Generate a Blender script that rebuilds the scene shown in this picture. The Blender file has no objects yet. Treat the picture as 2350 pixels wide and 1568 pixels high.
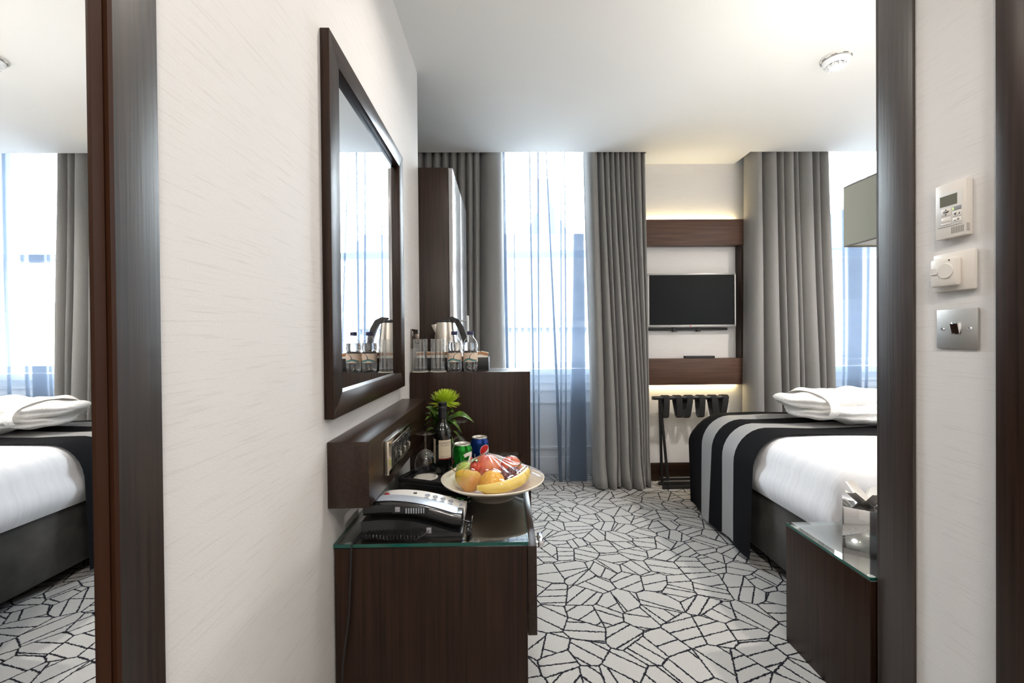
import bpy, bmesh, math, random
from mathutils import Vector, Matrix
random.seed(7)
PI = math.pi
SC = bpy.context.scene
COL = SC.collection

# ---------------------------------------------------------------- camera, world, light, exposure
CAM_Z = 1.08; F_PX = 990.0; CEIL = 2.38; WL = -0.42; WR = 1.007
YAW, PITCH, ROLL = 15 / F_PX, 7 / F_PX, math.radians(0.5)
fwd = Vector((math.sin(YAW) * math.cos(PITCH), math.cos(YAW) * math.cos(PITCH), -math.sin(PITCH)))
rgt = Vector((math.cos(YAW), -math.sin(YAW), 0)); upv = rgt.cross(fwd)
r2 = rgt * math.cos(ROLL) - upv * math.sin(ROLL); u2 = upv * math.cos(ROLL) + rgt * math.sin(ROLL)
cam = bpy.data.cameras.new('camera'); camo = bpy.data.objects.new('camera', cam); COL.objects.link(camo)
M4 = Matrix.Identity(4)
for i in range(3):
    M4[i][0] = r2[i]; M4[i][1] = u2[i]; M4[i][2] = -fwd[i]
M4[2][3] = CAM_Z
camo.matrix_world = M4
cam.sensor_width = 36; cam.lens = F_PX / 2350 * 36; cam.clip_start = 0.02; cam.clip_end = 200
SC.camera = camo
world = bpy.data.worlds.new('sky'); SC.world = world; world.use_nodes = True
bg = world.node_tree.nodes['Background']
bg.inputs[0].default_value = (0.86, 0.93, 1.0, 1); bg.inputs[1].default_value = 33.0
SC.view_settings.view_transform = 'Standard'; SC.view_settings.look = 'None'
SC.view_settings.gamma = 1; SC.view_settings.use_curve_mapping = False
SC.view_settings.exposure = 0.2
cy = SC.cycles
cy.max_bounces = 12; cy.diffuse_bounces = 6; cy.glossy_bounces = 6; cy.transmission_bounces = 12
cy.transparent_max_bounces = 40; cy.sample_clamp_indirect = 8; cy.caustics_reflective = False; cy.caustics_refractive = False

def area_light(name, loc, rot, sx, sy, energy, color, portal=False, spread=PI):
    l = bpy.data.lights.new(name, 'AREA'); l.shape = 'RECTANGLE'; l.size = sx; l.size_y = sy
    l.energy = energy; l.color = color; l.spread = spread
    o = bpy.data.objects.new(name, l); COL.objects.link(o); o.location = loc; o.rotation_euler = rot
    if portal: l.cycles.is_portal = True
    return o
# sky portals in the two window openings (they only guide sampling of the sky)
area_light('sky_portal', (0.20, 3.625, 1.77), (-PI / 2, 0, 0), 1.24, 1.86, 1, (1, 1, 1), True)
area_light('sky_portal', (2.66, 3.625, 1.77), (-PI / 2, 0, 0), 1.2, 1.86, 1, (1, 1, 1), True)

# ---------------------------------------------------------------- materials
MATS = {}
def nd(nt, t, **kw):
    n = nt.nodes.new(t)
    for k, v in kw.items():
        if k.startswith('i_'):
            key = k[2:]
            n.inputs[int(key) if key.isdigit() else key].default_value = v
        else: setattr(n, k, v)
    return n
def mat(name, col=(0.8, 0.8, 0.8), rough=0.5, metal=0.0, spec=0.5, coat=0.0, **kw):
    m = bpy.data.materials.new(name); m.use_nodes = True
    b = m.node_tree.nodes['Principled BSDF']
    b.inputs['Base Color'].default_value = (*col, 1); b.inputs['Roughness'].default_value = rough
    b.inputs['Metallic'].default_value = metal; b.inputs['Specular IOR Level'].default_value = spec
    b.inputs['Coat Weight'].default_value = coat
    for k, v in kw.items(): b.inputs[k].default_value = v
    MATS[name] = m
    return m
def coords(nt, scale, kind='Object', rot=(0, 0, 0)):
    tc = nd(nt, 'ShaderNodeTexCoord'); mp = nd(nt, 'ShaderNodeMapping')
    mp.inputs['Scale'].default_value = scale; mp.inputs['Rotation'].default_value = rot
    nt.links.new(tc.outputs[kind], mp.inputs['Vector'])
    return mp.outputs['Vector']
def noise_col(m, scale, c0, c1, p0=0.35, p1=0.65, detail=4, nscale=1.0, bump=0.0, dist=0.01, rrange=None):
    nt = m.node_tree; b = nt.nodes['Principled BSDF']
    v = coords(nt, scale)
    n = nd(nt, 'ShaderNodeTexNoise'); n.inputs['Scale'].default_value = nscale; n.inputs['Detail'].default_value = detail
    nt.links.new(v, n.inputs['Vector'])
    r = nd(nt, 'ShaderNodeValToRGB')
    r.color_ramp.elements[0].position = p0; r.color_ramp.elements[0].color = (*c0, 1)
    r.color_ramp.elements[1].position = p1; r.color_ramp.elements[1].color = (*c1, 1)
    nt.links.new(n.outputs['Fac'], r.inputs['Fac']); nt.links.new(r.outputs['Color'], b.inputs['Base Color'])
    if rrange:
        mr = nd(nt, 'ShaderNodeMapRange'); mr.inputs['To Min'].default_value = rrange[0]; mr.inputs['To Max'].default_value = rrange[1]
        nt.links.new(n.outputs['Fac'], mr.inputs['Value']); nt.links.new(mr.outputs['Result'], b.inputs['Roughness'])
    if bump:
        bp = nd(nt, 'ShaderNodeBump'); bp.inputs['Strength'].default_value = bump; bp.inputs['Distance'].default_value = dist
        nt.links.new(n.outputs['Fac'], bp.inputs['Height']); nt.links.new(bp.outputs['Normal'], b.inputs['Normal'])
    return m
WC0, WC1 = (0.011, 0.0046, 0.0024), (0.034, 0.0155, 0.0085)
noise_col(mat('wood_z', rough=0.38, spec=0.25), (130, 130, 3.0), WC0, WC1, 0.3, 0.75, bump=0.12, dist=0.001)
noise_col(mat('wood_y', rough=0.30, spec=0.45), (110, 3.0, 110), WC0, WC1, 0.3, 0.75, bump=0.12, dist=0.001)
noise_col(mat('wood_x', rough=0.34, spec=0.35), (3.0, 110, 110), WC0, WC1, 0.3, 0.75, bump=0.12, dist=0.001)
noise_col(mat('wood_shelf', rough=0.4, spec=0.3), (3.0, 110, 110), (0.062, 0.032, 0.021), (0.120, 0.064, 0.044), 0.3, 0.75, bump=0.1, dist=0.001)
noise_col(mat('wood_jamb', rough=0.42, spec=0.85), (170, 170, 4.0), (0.012, 0.006, 0.004), (0.045, 0.026, 0.018), 0.3, 0.8, bump=0.3, dist=0.0012)
mat('wood_edge', (0.038, 0.014, 0.0065), 0.5, spec=0.12)
mat('shadow_gap', (0.006, 0.005, 0.005), 0.8)
noise_col(mat('satin_panel', rough=0.22, coat=0.5), (60, 60, 2.0), (0.33, 0.33, 0.34), (0.40, 0.40, 0.41))
mat('ceiling_paint', (0.80, 0.795, 0.77), 0.75)
mat('plain_paint', (0.72, 0.70, 0.66), 0.7)
mat('white_gloss', (0.84, 0.85, 0.86), 0.3)
mat('plastic_white', (0.78, 0.73, 0.67), 0.32)
mat('plastic_white2', (0.74, 0.72, 0.69), 0.35)
mat('plastic_grey', (0.30, 0.30, 0.32), 0.4)
mat('lcd', (0.15, 0.15, 0.11), 0.25)
mat('black_plastic', (0.012, 0.012, 0.013), 0.22, coat=0.3)
mat('black_matt', (0.012, 0.012, 0.014), 0.5)
mat('black_glossy', (0.006, 0.006, 0.007), 0.06, coat=0.6)
mat('print_black', (0.03, 0.03, 0.035), 0.5)
mat('print_grey', (0.22, 0.20, 0.18), 0.6)
mat('silver_paint', (0.46, 0.50, 0.57), 0.32, metal=0.35)
mat('silver_light', (0.74, 0.72, 0.69), 0.4, metal=0.1)
mat('chrome', (0.85, 0.85, 0.86), 0.07, metal=1.0)
mat('steel', (0.62, 0.58, 0.52), 0.28, metal=1.0)
mat('nickel', (0.60, 0.58, 0.55), 0.30, metal=1.0)
mat('switch_steel', (0.50, 0.48, 0.45), 0.42, metal=0.85)
mat('bronze_plate', (0.20, 0.17, 0.15), 0.28, metal=0.9)
mat('socket_chrome', (0.70, 0.63, 0.54), 0.12, metal=1.0)
mat('mirror', (0.93, 0.94, 0.95), 0.0, metal=1.0)
mat('tv_screen', (0.006, 0.007, 0.008), 0.12, spec=0.10)
mat('tv_frame', (0.34, 0.33, 0.32), 0.3, metal=0.6)
mat('red', (0.55, 0.02, 0.02), 0.35)
mat('navy_cap', (0.010, 0.012, 0.06), 0.35)
mat('paper_white', (0.82, 0.78, 0.70), 0.8)
mat('packet_brown', (0.42, 0.20, 0.09), 0.45)
mat('label_cream', (0.72, 0.62, 0.46), 0.6)
mat('label_red', (0.25, 0.02, 0.02), 0.5)
mat('water_label', (0.78, 0.62, 0.50), 0.5)
mat('teal', (0.12, 0.27, 0.28), 0.5)
mat('can_green', (0.01, 0.20, 0.02), 0.18, metal=0.75)
mat('can_blue', (0.005, 0.035, 0.20), 0.20, metal=0.6)
mat('can_lid', (0.80, 0.76, 0.70), 0.3, metal=0.8)
mat('can_white', (0.72, 0.70, 0.68), 0.3)
mat('wine_dark', (0.006, 0.007, 0.006), 0.06, coat=0.5)
mat('wine_cap', (0.010, 0.010, 0.013), 0.3)
mat('porcelain', (0.82, 0.75, 0.63), 0.25, coat=0.3)
mat('petal', (0.52, 0.66, 0.05), 0.5, **{'Subsurface Weight': 0.0})
mat('petal_core', (0.55, 0.60, 0.10), 0.5)
noise_col(mat('leaf', rough=0.3), (40, 40, 40), (0.035, 0.10, 0.012), (0.12, 0.22, 0.03))
mat('stem_green', (0.05, 0.12, 0.02), 0.5)
noise_col(mat('pear_skin', rough=0.4), (18, 18, 18), (0.62, 0.42, 0.05), (0.60, 0.20, 0.05), 0.4, 0.75)
noise_col(mat('orange_skin', rough=0.4), (160, 160, 160), (0.75, 0.36, 0.03), (0.85, 0.46, 0.05), bump=0.2, dist=0.001)
noise_col(mat('peach_skin', rough=0.45), (20, 20, 20), (0.60, 0.08, 0.04), (0.78, 0.30, 0.10), 0.4, 0.8)
noise_col(mat('green_apple_skin', rough=0.3), (25, 25, 25), (0.38, 0.50, 0.06), (0.50, 0.58, 0.12))
noise_col(mat('grape_skin', rough=0.3), (40, 40, 40), (0.10, 0.025, 0.035), (0.20, 0.05, 0.05))
noise_col(mat('banana_skin', rough=0.45), (12, 60, 60), (0.72, 0.50, 0.08), (0.85, 0.64, 0.16))
mat('banana_tip', (0.20, 0.14, 0.05), 0.7)
noise_col(mat('strawberry_skin', rough=0.35), (120, 120, 120), (0.55, 0.03, 0.02), (0.70, 0.10, 0.04))
noise_col(mat('linen', (0.83, 0.83, 0.86), rough=0.85), (4, 45, 2.5), (0.80, 0.80, 0.83), (0.84, 0.84, 0.865), bump=0.2, dist=0.010, detail=1)
noise_col(mat('terry', rough=0.95), (90, 90, 90), (0.87, 0.85, 0.82), (0.91, 0.90, 0.88), bump=0.6, dist=0.006)
noise_col(mat('suede', rough=0.8), (7, 7, 7), (0.030, 0.028, 0.025), (0.075, 0.070, 0.063), 0.35, 0.7)
noise_col(mat('curtain_cloth', rough=0.75), (300, 300, 300), (0.215, 0.208, 0.202), (0.255, 0.247, 0.240), **{})
MATS['curtain_cloth'].node_tree.nodes['Principled BSDF'].inputs['Sheen Weight'].default_value = 0.25
mat('rack_black', (0.012, 0.011, 0.011), 0.4)
mat('strap_black', (0.016, 0.015, 0.015), 0.8)
noise_col(mat('lamp_shade', rough=0.85), (200, 200, 200), (0.37, 0.375, 0.305), (0.39, 0.395, 0.325))
mat('shade_inner', (0.72, 0.72, 0.68), 0.8)
mat('stucco', (0.105, 0.105, 0.105), 0.9)
mat('stucco_dim', (0.075, 0.075, 0.075), 0.9)
mat('slate', (0.032, 0.033, 0.036), 0.9)
mat('far_brick', (0.034, 0.030, 0.029), 0.9)
mat('far_window', (0.034, 0.035, 0.037), 0.6)
mat('tarmac', (0.2, 0.2, 0.2), 0.9)
mat('glass_edge', (0.008, 0.075, 0.058), 0.08)
mat('tissue', (0.85, 0.82, 0.78), 0.9)

def thin_glass(name, tint=(0.97, 0.99, 0.985), f0=0.04, power=1.0, rough=0.0, gcol=(1, 1, 1)):
    m = bpy.data.materials.new(name); m.use_nodes = True; nt = m.node_tree; nt.nodes.clear()
    out = nd(nt, 'ShaderNodeOutputMaterial'); mx = nd(nt, 'ShaderNodeMixShader')
    t = nd(nt, 'ShaderNodeBsdfTransparent'); t.inputs[0].default_value = (*tint, 1)
    g = nd(nt, 'ShaderNodeBsdfGlossy'); g.inputs['Roughness'].default_value = rough; g.inputs['Color'].default_value = (*gcol, 1)
    fr = nd(nt, 'ShaderNodeFresnel'); ge = nd(nt, 'ShaderNodeNewGeometry'); io = nd(nt, 'ShaderNodeMath', operation='MULTIPLY_ADD')
    io.inputs[1].default_value = 1/1.45 - 1.45; io.inputs[2].default_value = 1.45     # the same thin sheet from both sides
    nt.links.new(ge.outputs['Backfacing'], io.inputs[0]); nt.links.new(io.outputs[0], fr.inputs['IOR'])
    ml = nd(nt, 'ShaderNodeMath', operation='MULTIPLY'); ml.inputs[1].default_value = power
    nt.links.new(fr.outputs[0], ml.inputs[0]); nt.links.new(ml.outputs[0], mx.inputs[0])
    nt.links.new(t.outputs[0], mx.inputs[1]); nt.links.new(g.outputs[0], mx.inputs[2]); nt.links.new(mx.outputs[0], out.inputs[0])
    MATS[name] = m; return m
thin_glass('pane_glass'); thin_glass('film', (0.985, 0.985, 0.98), power=1.3, rough=0.06)
thin_glass('clear_glass', (0.975, 0.98, 0.98), power=2.6); thin_glass('pet_bottle', (0.975, 0.98, 0.985), power=2.2, rough=0.03)
mat('water', (0.97, 0.985, 1.0), 0.0, **{'Transmission Weight': 1.0, 'IOR': 1.33})
thin_glass('table_glass', (0.88, 0.93, 0.915), power=2.2)

def sheer_mat():
    m = bpy.data.materials.new('sheer'); m.use_nodes = True; nt = m.node_tree; nt.nodes.clear()
    out = nd(nt, 'ShaderNodeOutputMaterial'); mx = nd(nt, 'ShaderNodeMixShader'); mx.inputs[0].default_value = 0.30
    t = nd(nt, 'ShaderNodeBsdfTransparent')
    a = nd(nt, 'ShaderNodeBsdfDiffuse'); a.inputs[0].default_value = (0.24, 0.30, 0.39, 1)
    b = nd(nt, 'ShaderNodeBsdfTranslucent'); b.inputs[0].default_value = (0.24, 0.30, 0.39, 1)
    m2 = nd(nt, 'ShaderNodeMixShader'); m2.inputs[0].default_value = 0.5
    nt.links.new(a.outputs[0], m2.inputs[1]); nt.links.new(b.outputs[0], m2.inputs[2])
    nt.links.new(t.outputs[0], mx.inputs[1]); nt.links.new(m2.outputs[0], mx.inputs[2]); nt.links.new(mx.outputs[0], out.inputs[0])
    MATS['sheer'] = m
sheer_mat()
def emit(name, col, s):
    m = bpy.data.materials.new(name); m.use_nodes = True; nt = m.node_tree; nt.nodes.clear()
    out = nd(nt, 'ShaderNodeOutputMaterial'); e = nd(nt, 'ShaderNodeEmission')
    e.inputs[0].default_value = (*col, 1); e.inputs[1].default_value = s
    nt.links.new(e.outputs[0], out.inputs[0]); MATS[name] = m
emit('led_warm', (1.0, 0.80, 0.42), 30.0)
emit('lamp_warm', (1.0, 0.82, 0.60), 40.0)
emit('bulb', (1.0, 0.9, 0.75), 30.0)
emit('opal', (1.0, 0.96, 0.92), 42.0)
emit('led_green', (0.5, 1.0, 0.2), 1.5)

def wallpaper():
    m = mat('wallpaper', (0.72, 0.70, 0.685), 0.7); nt = m.node_tree; b = nt.nodes['Principled BSDF']
    v = coords(nt, (9, 9, 260))
    n = nd(nt, 'ShaderNodeTexNoise'); n.inputs['Scale'].default_value = 1; n.inputs['Detail'].default_value = 3
    nt.links.new(v, n.inputs['Vector'])
    r = nd(nt, 'ShaderNodeValToRGB')
    r.color_ramp.elements[0].position = 0.30; r.color_ramp.elements[0].color = (0.66, 0.635, 0.615, 1)
    r.color_ramp.elements[1].position = 0.44; r.color_ramp.elements[1].color = (0.72, 0.70, 0.685, 1)
    nt.links.new(n.outputs['Fac'], r.inputs[0]); nt.links.new(r.outputs[0], b.inputs['Base Color'])
    v2 = coords(nt, (420, 420, 420)); n2 = nd(nt, 'ShaderNodeTexNoise'); n2.inputs['Scale'].default_value = 1
    nt.links.new(v2, n2.inputs['Vector'])
    ad = nd(nt, 'ShaderNodeMath', operation='MULTIPLY_ADD'); ad.inputs[1].default_value = 0.35
    nt.links.new(n2.outputs['Fac'], ad.inputs[0]); nt.links.new(r.outputs[0], ad.inputs[2])
    bp = nd(nt, 'ShaderNodeBump'); bp.inputs['Strength'].default_value = 0.35; bp.inputs['Distance'].default_value = 0.002
    nt.links.new(ad.outputs[0], bp.inputs['Height']); nt.links.new(bp.outputs[0], b.inputs['Normal'])
wallpaper()

def carpet():
    m = mat('carpet', (0.5, 0.48, 0.45), 0.95, spec=0.1); nt = m.node_tree; b = nt.nodes['Principled BSDF']; L = nt.links.new
    tc = nd(nt, 'ShaderNodeTexCoord')
    nz = nd(nt, 'ShaderNodeTexNoise'); nz.inputs['Scale'].default_value = 110; nz.inputs['Detail'].default_value = 2
    L(tc.outputs['Object'], nz.inputs['Vector'])
    sub = nd(nt, 'ShaderNodeVectorMath', operation='SUBTRACT'); sub.inputs[1].default_value = (0.5, 0.5, 0.5)
    L(nz.outputs['Color'], sub.inputs[0])
    sc = nd(nt, 'ShaderNodeVectorMath', operation='SCALE'); sc.inputs['Scale'].default_value = 0.010
    L(sub.outputs[0], sc.inputs[0])
    ad = nd(nt, 'ShaderNodeVectorMath', operation='ADD'); L(tc.outputs['Object'], ad.inputs[0]); L(sc.outputs[0], ad.inputs[1])
    P = ad.outputs[0]
    def math(op, a, bb=None, c=None):
        n = nd(nt, 'ShaderNodeMath', operation=op)
        for i, x in enumerate((a, bb, c)):
            if x is None: continue
            if isinstance(x, (int, float)): n.inputs[i].default_value = x
            else: L(x, n.inputs[i])
        return n.outputs[0]
    S = 8.7
    ve = nd(nt, 'ShaderNodeTexVoronoi', feature='DISTANCE_TO_EDGE', voronoi_dimensions='2D'); ve.inputs['Scale'].default_value = S
    vc = nd(nt, 'ShaderNodeTexVoronoi', feature='F1', voronoi_dimensions='2D'); vc.inputs['Scale'].default_value = S
    L(P, ve.inputs['Vector']); L(P, vc.inputs['Vector'])
    d1 = math('DIVIDE', ve.outputs['Distance'], S)
    sp = nd(nt, 'ShaderNodeSeparateColor'); L(vc.outputs['Color'], sp.inputs[0])
    sx = nd(nt, 'ShaderNodeSeparateXYZ'); L(P, sx.inputs[0])
    def stripes(angle, freq, ph):
        c = math('COSINE', angle); s = math('SINE', angle)
        u = math('ADD', math('MULTIPLY', sx.outputs[0], c), math('MULTIPLY', sx.outputs[1], s))
        fr = math('FRACT', math('ADD', math('MULTIPLY', u, freq), ph))
        return math('DIVIDE', math('ABSOLUTE', math('SUBTRACT', fr, 0.5)), freq)
    ang = math('MULTIPLY_ADD', sp.outputs[0], 2.6, 0.2)
    frq = math('MULTIPLY_ADD', sp.outputs[1], 12.0, 11.0)
    d2 = stripes(ang, frq, sp.outputs[2])
    d = math('MINIMUM', d1, d2)
    mr = nd(nt, 'ShaderNodeMapRange'); mr.inputs['From Min'].default_value = 0.0022; mr.inputs['From Max'].default_value = 0.0040
    L(d, mr.inputs['Value'])
    fz = nd(nt, 'ShaderNodeTexNoise'); fz.inputs['Scale'].default_value = 380; L(tc.outputs['Object'], fz.inputs['Vector'])
    base = nd(nt, 'ShaderNodeValToRGB')
    base.color_ramp.elements[0].color = (0.37, 0.36, 0.345, 1); base.color_ramp.elements[1].color = (0.50, 0.485, 0.468, 1)
    base.color_ramp.elements[0].position = 0.3; base.color_ramp.elements[1].position = 0.7
    L(fz.outputs['Fac'], base.inputs[0])
    mx = nd(nt, 'ShaderNodeMix', data_type='RGBA'); mx.inputs[6].default_value = (0.012, 0.012, 0.018, 1)
    L(mr.outputs[0], mx.inputs[0]); L(base.outputs[0], mx.inputs[7]); L(mx.outputs[2], b.inputs['Base Color'])
    bp = nd(nt, 'ShaderNodeBump'); bp.inputs['Strength'].default_value = 0.5; bp.inputs['Distance'].default_value = 0.004
    L(fz.outputs['Fac'], bp.inputs['Height']); L(bp.outputs[0], b.inputs['Normal'])
carpet()

def stripe_cloth():
    # runner stripes run across the bed; Y is the runner's own width (0 at the near hem)
    m = mat('runner_cloth', (0.01, 0.01, 0.012), 0.8, spec=0.12); nt = m.node_tree; b = nt.nodes['Principled BSDF']; L = nt.links.new
    tc = nd(nt, 'ShaderNodeTexCoord'); sx = nd(nt, 'ShaderNodeSeparateXYZ'); L(tc.outputs['Object'], sx.inputs[0])
    mp = nd(nt, 'ShaderNodeMapRange'); mp.inputs['From Min'].default_value = 0; mp.inputs['From Max'].default_value = 0.72
    L(sx.outputs[1], mp.inputs['Value'])
    cuts = [0, .17, .285, .405, .525]
    r = nd(nt, 'ShaderNodeValToRGB'); r.color_ramp.interpolation = 'CONSTANT'
    q = nd(nt, 'ShaderNodeValToRGB'); q.color_ramp.interpolation = 'CONSTANT'
    for i, c in enumerate(cuts):
        for ramp, a, bb in ((r, (0.0045, 0.0045, 0.006, 1), (0.34, 0.335, 0.33, 1)), (q, (0.85, 0.85, 0.85, 1), (0.36, 0.36, 0.36, 1))):
            e = ramp.color_ramp.elements[i] if i < 2 else ramp.color_ramp.elements.new(c / .72)
            e.position = c / .72; e.color = a if i % 2 == 0 else bb
    L(mp.outputs[0], r.inputs[0]); L(mp.outputs[0], q.inputs[0])
    L(r.outputs[0], b.inputs['Base Color']); L(q.outputs[0], b.inputs['Roughness'])
stripe_cloth()

# ---------------------------------------------------------------- mesh helpers
class B:
    def __init__(s): s.bm = bmesh.new()
    def box(s, x0, x1, y0, y1, z0, z1, bev=0.0, mi=0):
        vs = [s.bm.verts.new(p) for p in ((x0,y0,z0),(x1,y0,z0),(x1,y1,z0),(x0,y1,z0),(x0,y0,z1),(x1,y0,z1),(x1,y1,z1),(x0,y1,z1))]
        fs = [s.bm.faces.new([vs[i] for i in f]) for f in ((3,2,1,0),(4,5,6,7),(0,1,5,4),(1,2,6,5),(2,3,7,6),(3,0,4,7))]
        for f in fs: f.material_index = mi
        if bev > 0:
            es = list({e for f in fs for e in f.edges})
            bmesh.ops.bevel(s.bm, geom=es, offset=bev, segments=2, affect='EDGES', profile=0.5)
        return s
    def grid(s, fn, nu, nv, cu=False, cv=False, mi=0, flip=False):
        vs = [[s.bm.verts.new(fn(i / (nu if cu else nu - 1), j / (nv if cv else nv - 1))) for j in range(nv)] for i in range(nu)]
        for i in range(nu if cu else nu - 1):
            for j in range(nv if cv else nv - 1):
                a, b, c, d = vs[i][j], vs[(i+1) % nu][j], vs[(i+1) % nu][(j+1) % nv], vs[i][(j+1) % nv]
                try:
                    f = s.bm.faces.new((d, c, b, a) if flip else (a, b, c, d)); f.material_index = mi
                except ValueError: pass
        return s
    def lathe(s, prof, cx=0, cy=0, seg=32, mi=0):
        rows = []
        for r, z in prof:
            if r < 1e-6: rows.append([s.bm.verts.new((cx, cy, z))])
            else: rows.append([s.bm.verts.new((cx + r * math.cos(2*PI*k/seg), cy + r * math.sin(2*PI*k/seg), z)) for k in range(seg)])
        for a, b in zip(rows, rows[1:]):
            for k in range(seg):
                k2 = (k + 1) % seg
                if len(a) == 1 and len(b) == 1: continue
                if len(a) == 1: f = (a[0], b[k2], b[k])
                elif len(b) == 1: f = (a[k], a[k2], b[0])
                else: f = (a[k], a[k2], b[k2], b[k])
                s.bm.faces.new(f).material_index = mi
        return s
    def tube(s, pts, r, seg=14, mi=0, closed=False):
        seg = max(seg, 14) if len(pts) < 60 else seg
        pts = [Vector(p) for p in pts]; n = len(pts); rad = r if isinstance(r, (list, tuple)) else [r] * n
        rings = []; nrm = None
        for i, p in enumerate(pts):
            if closed: t = (pts[(i+1) % n] - pts[i-1])
            else: t = pts[min(i+1, n-1)] - pts[max(i-1, 0)]
            t = t.normalized() if t.length > 0 else Vector((0, 0, 1))
            if nrm is None:
                nrm = t.cross(Vector((0, 0, 1)))
                if nrm.length < 0.05: nrm = t.cross(Vector((1, 0, 0)))
            nrm = (nrm - t * nrm.dot(t)).normalized(); bn = t.cross(nrm)
            rings.append([s.bm.verts.new(p + rad[i] * (math.cos(2*PI*k/seg) * nrm + math.sin(2*PI*k/seg) * bn)) for k in range(seg)])
        for i in range(n if closed else n - 1):
            a, b = rings[i], rings[(i+1) % n]
            for k in range(seg): s.bm.faces.new((a[k], a[(k+1) % seg], b[(k+1) % seg], b[k])).material_index = mi
        if not closed:
            s.bm.faces.new(list(reversed(rings[0]))).material_index = mi; s.bm.faces.new(rings[-1]).material_index = mi
        return s
    def prism(s, poly, axis, a0, a1, bev=0.0, mi=0):
        def P(u, v, a): return (a, u, v) if axis == 'x' else ((u, a, v) if axis == 'y' else (u, v, a))
        lo = [s.bm.verts.new(P(u, v, a0)) for u, v in poly]; hi = [s.bm.verts.new(P(u, v, a1)) for u, v in poly]; n = len(poly)
        fs = [s.bm.faces.new(lo), s.bm.faces.new(list(reversed(hi)))]
        for i in range(n): fs.append(s.bm.faces.new((lo[i], hi[i], hi[(i+1) % n], lo[(i+1) % n])))
        for f in fs: f.material_index = mi
        bmesh.ops.recalc_face_normals(s.bm, faces=fs)
        if bev: bmesh.ops.bevel(s.bm, geom=list({e for f in fs for e in f.edges}), offset=bev, segments=2, affect='EDGES', profile=0.5)
        return s
    def blob(s, c, rad, fn=None, nu=28, nv=18, mi=0):
        def f(u, v):
            th, ph = 2*PI*u, -PI/2 + PI*v
            d = Vector((math.cos(ph)*math.cos(th), math.cos(ph)*math.sin(th), math.sin(ph)))
            k = fn(d) if fn else 1.0
            if isinstance(k, Vector): return Vector(c) + k
            return (c[0] + rad[0]*d.x*k, c[1] + rad[1]*d.y*k, c[2] + rad[2]*d.z*k)
        s.grid(f, nu, nv, cu=True, mi=mi); bmesh.ops.remove_doubles(s.bm, verts=s.bm.verts, dist=1e-6); return s
    def xf(s, m): s.bm.transform(m); return s

def link(name, data): o = bpy.data.objects.new(name, data); COL.objects.link(o); return o
def props(o, label=None, cat=None, group=None, kind=None):
    if label: o['label'] = label
    if cat: o['category'] = cat
    if group: o['group'] = group
    if kind: o['kind'] = kind
    return o
def mesh(name, b, mats, smooth=True, ang=28):
    me = bpy.data.meshes.new(name)
    bmesh.ops.recalc_face_normals(b.bm, faces=b.bm.faces) if smooth != 'keep' else None
    b.bm.to_mesh(me); b.bm.free()
    for m in (mats if isinstance(mats, (list, tuple)) else [mats]): me.materials.append(MATS[m])
    me.polygons.foreach_set('use_smooth', [True] * len(me.polygons)); me.set_sharp_from_angle(angle=math.radians(ang))
    return me
def thing(name, label, cat, loc=(0, 0, 0), rotz=0, group=None, kind=None):
    o = link(name, None); o.location = loc; o.rotation_euler = (0, 0, rotz); o.empty_display_size = 0.05
    return props(o, label, cat, group, kind)
def part(par, name, b, mats, label=None, local=False, ang=28):
    """b is in world coordinates unless local (then in the thing's own frame)"""
    root = par
    while root.parent: root = root.parent
    if not local and not root.get('_l'): b.bm.transform(Matrix.Rotation(-root.rotation_euler.z, 4, 'Z') @ Matrix.Translation(-root.location))
    o = link(name, mesh(name, b, mats, ang=ang)); o.parent = par
    if label: o['label'] = label
    return o
def single(name, b, mats, label=None, cat=None, loc=None, group=None, kind=None, ang=28):
    if loc is not None: b.bm.transform(Matrix.Translation(-Vector(loc)))
    o = link(name, mesh(name, b, mats, ang=ang))
    if loc is not None: o.location = loc
    return props(o, label, cat, group, kind)
def struct(name, b, mats, label=None): return single(name, b, mats, label, kind='structure')
def text_bm(body, size, align='CENTER', bold=0.0):
    c = bpy.data.curves.new('txt', 'FONT'); c.body = body; c.size = size; c.align_x = align; c.align_y = 'CENTER'; c.offset = bold
    o = link('txt', c); me = bpy.data.meshes.new_from_object(o.evaluated_get(bpy.context.evaluated_depsgraph_get()))
    bpy.data.objects.remove(o); bpy.data.curves.remove(c)
    b = B(); b.bm.from_mesh(me); bpy.data.meshes.remove(me); return b
def bend(b, r, ang0, zc):
    """flat XY drawing onto a vertical cylinder of radius r about the local z axis, centred at angle ang0"""
    for v in b.bm.verts:
        a = ang0 + v.co.x / r; v.co = Vector((r * math.cos(a), r * math.sin(a), zc + v.co.y))
    return b
def disc_cols(cx, cy_, rx, ry, n=24):
    b = B(); rows = []
    for k in range(n + 1):
        x = -rx + 2*rx*k/n; h = ry*math.sqrt(max(0, 1 - (x/rx)**2)) + 1e-5
        rows.append((b.bm.verts.new((cx + x, cy_ - h, 0)), b.bm.verts.new((cx + x, cy_ + h, 0))))
    for p, q in zip(rows, rows[1:]): b.bm.faces.new((p[0], q[0], q[1], p[1]))
    return b
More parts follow.
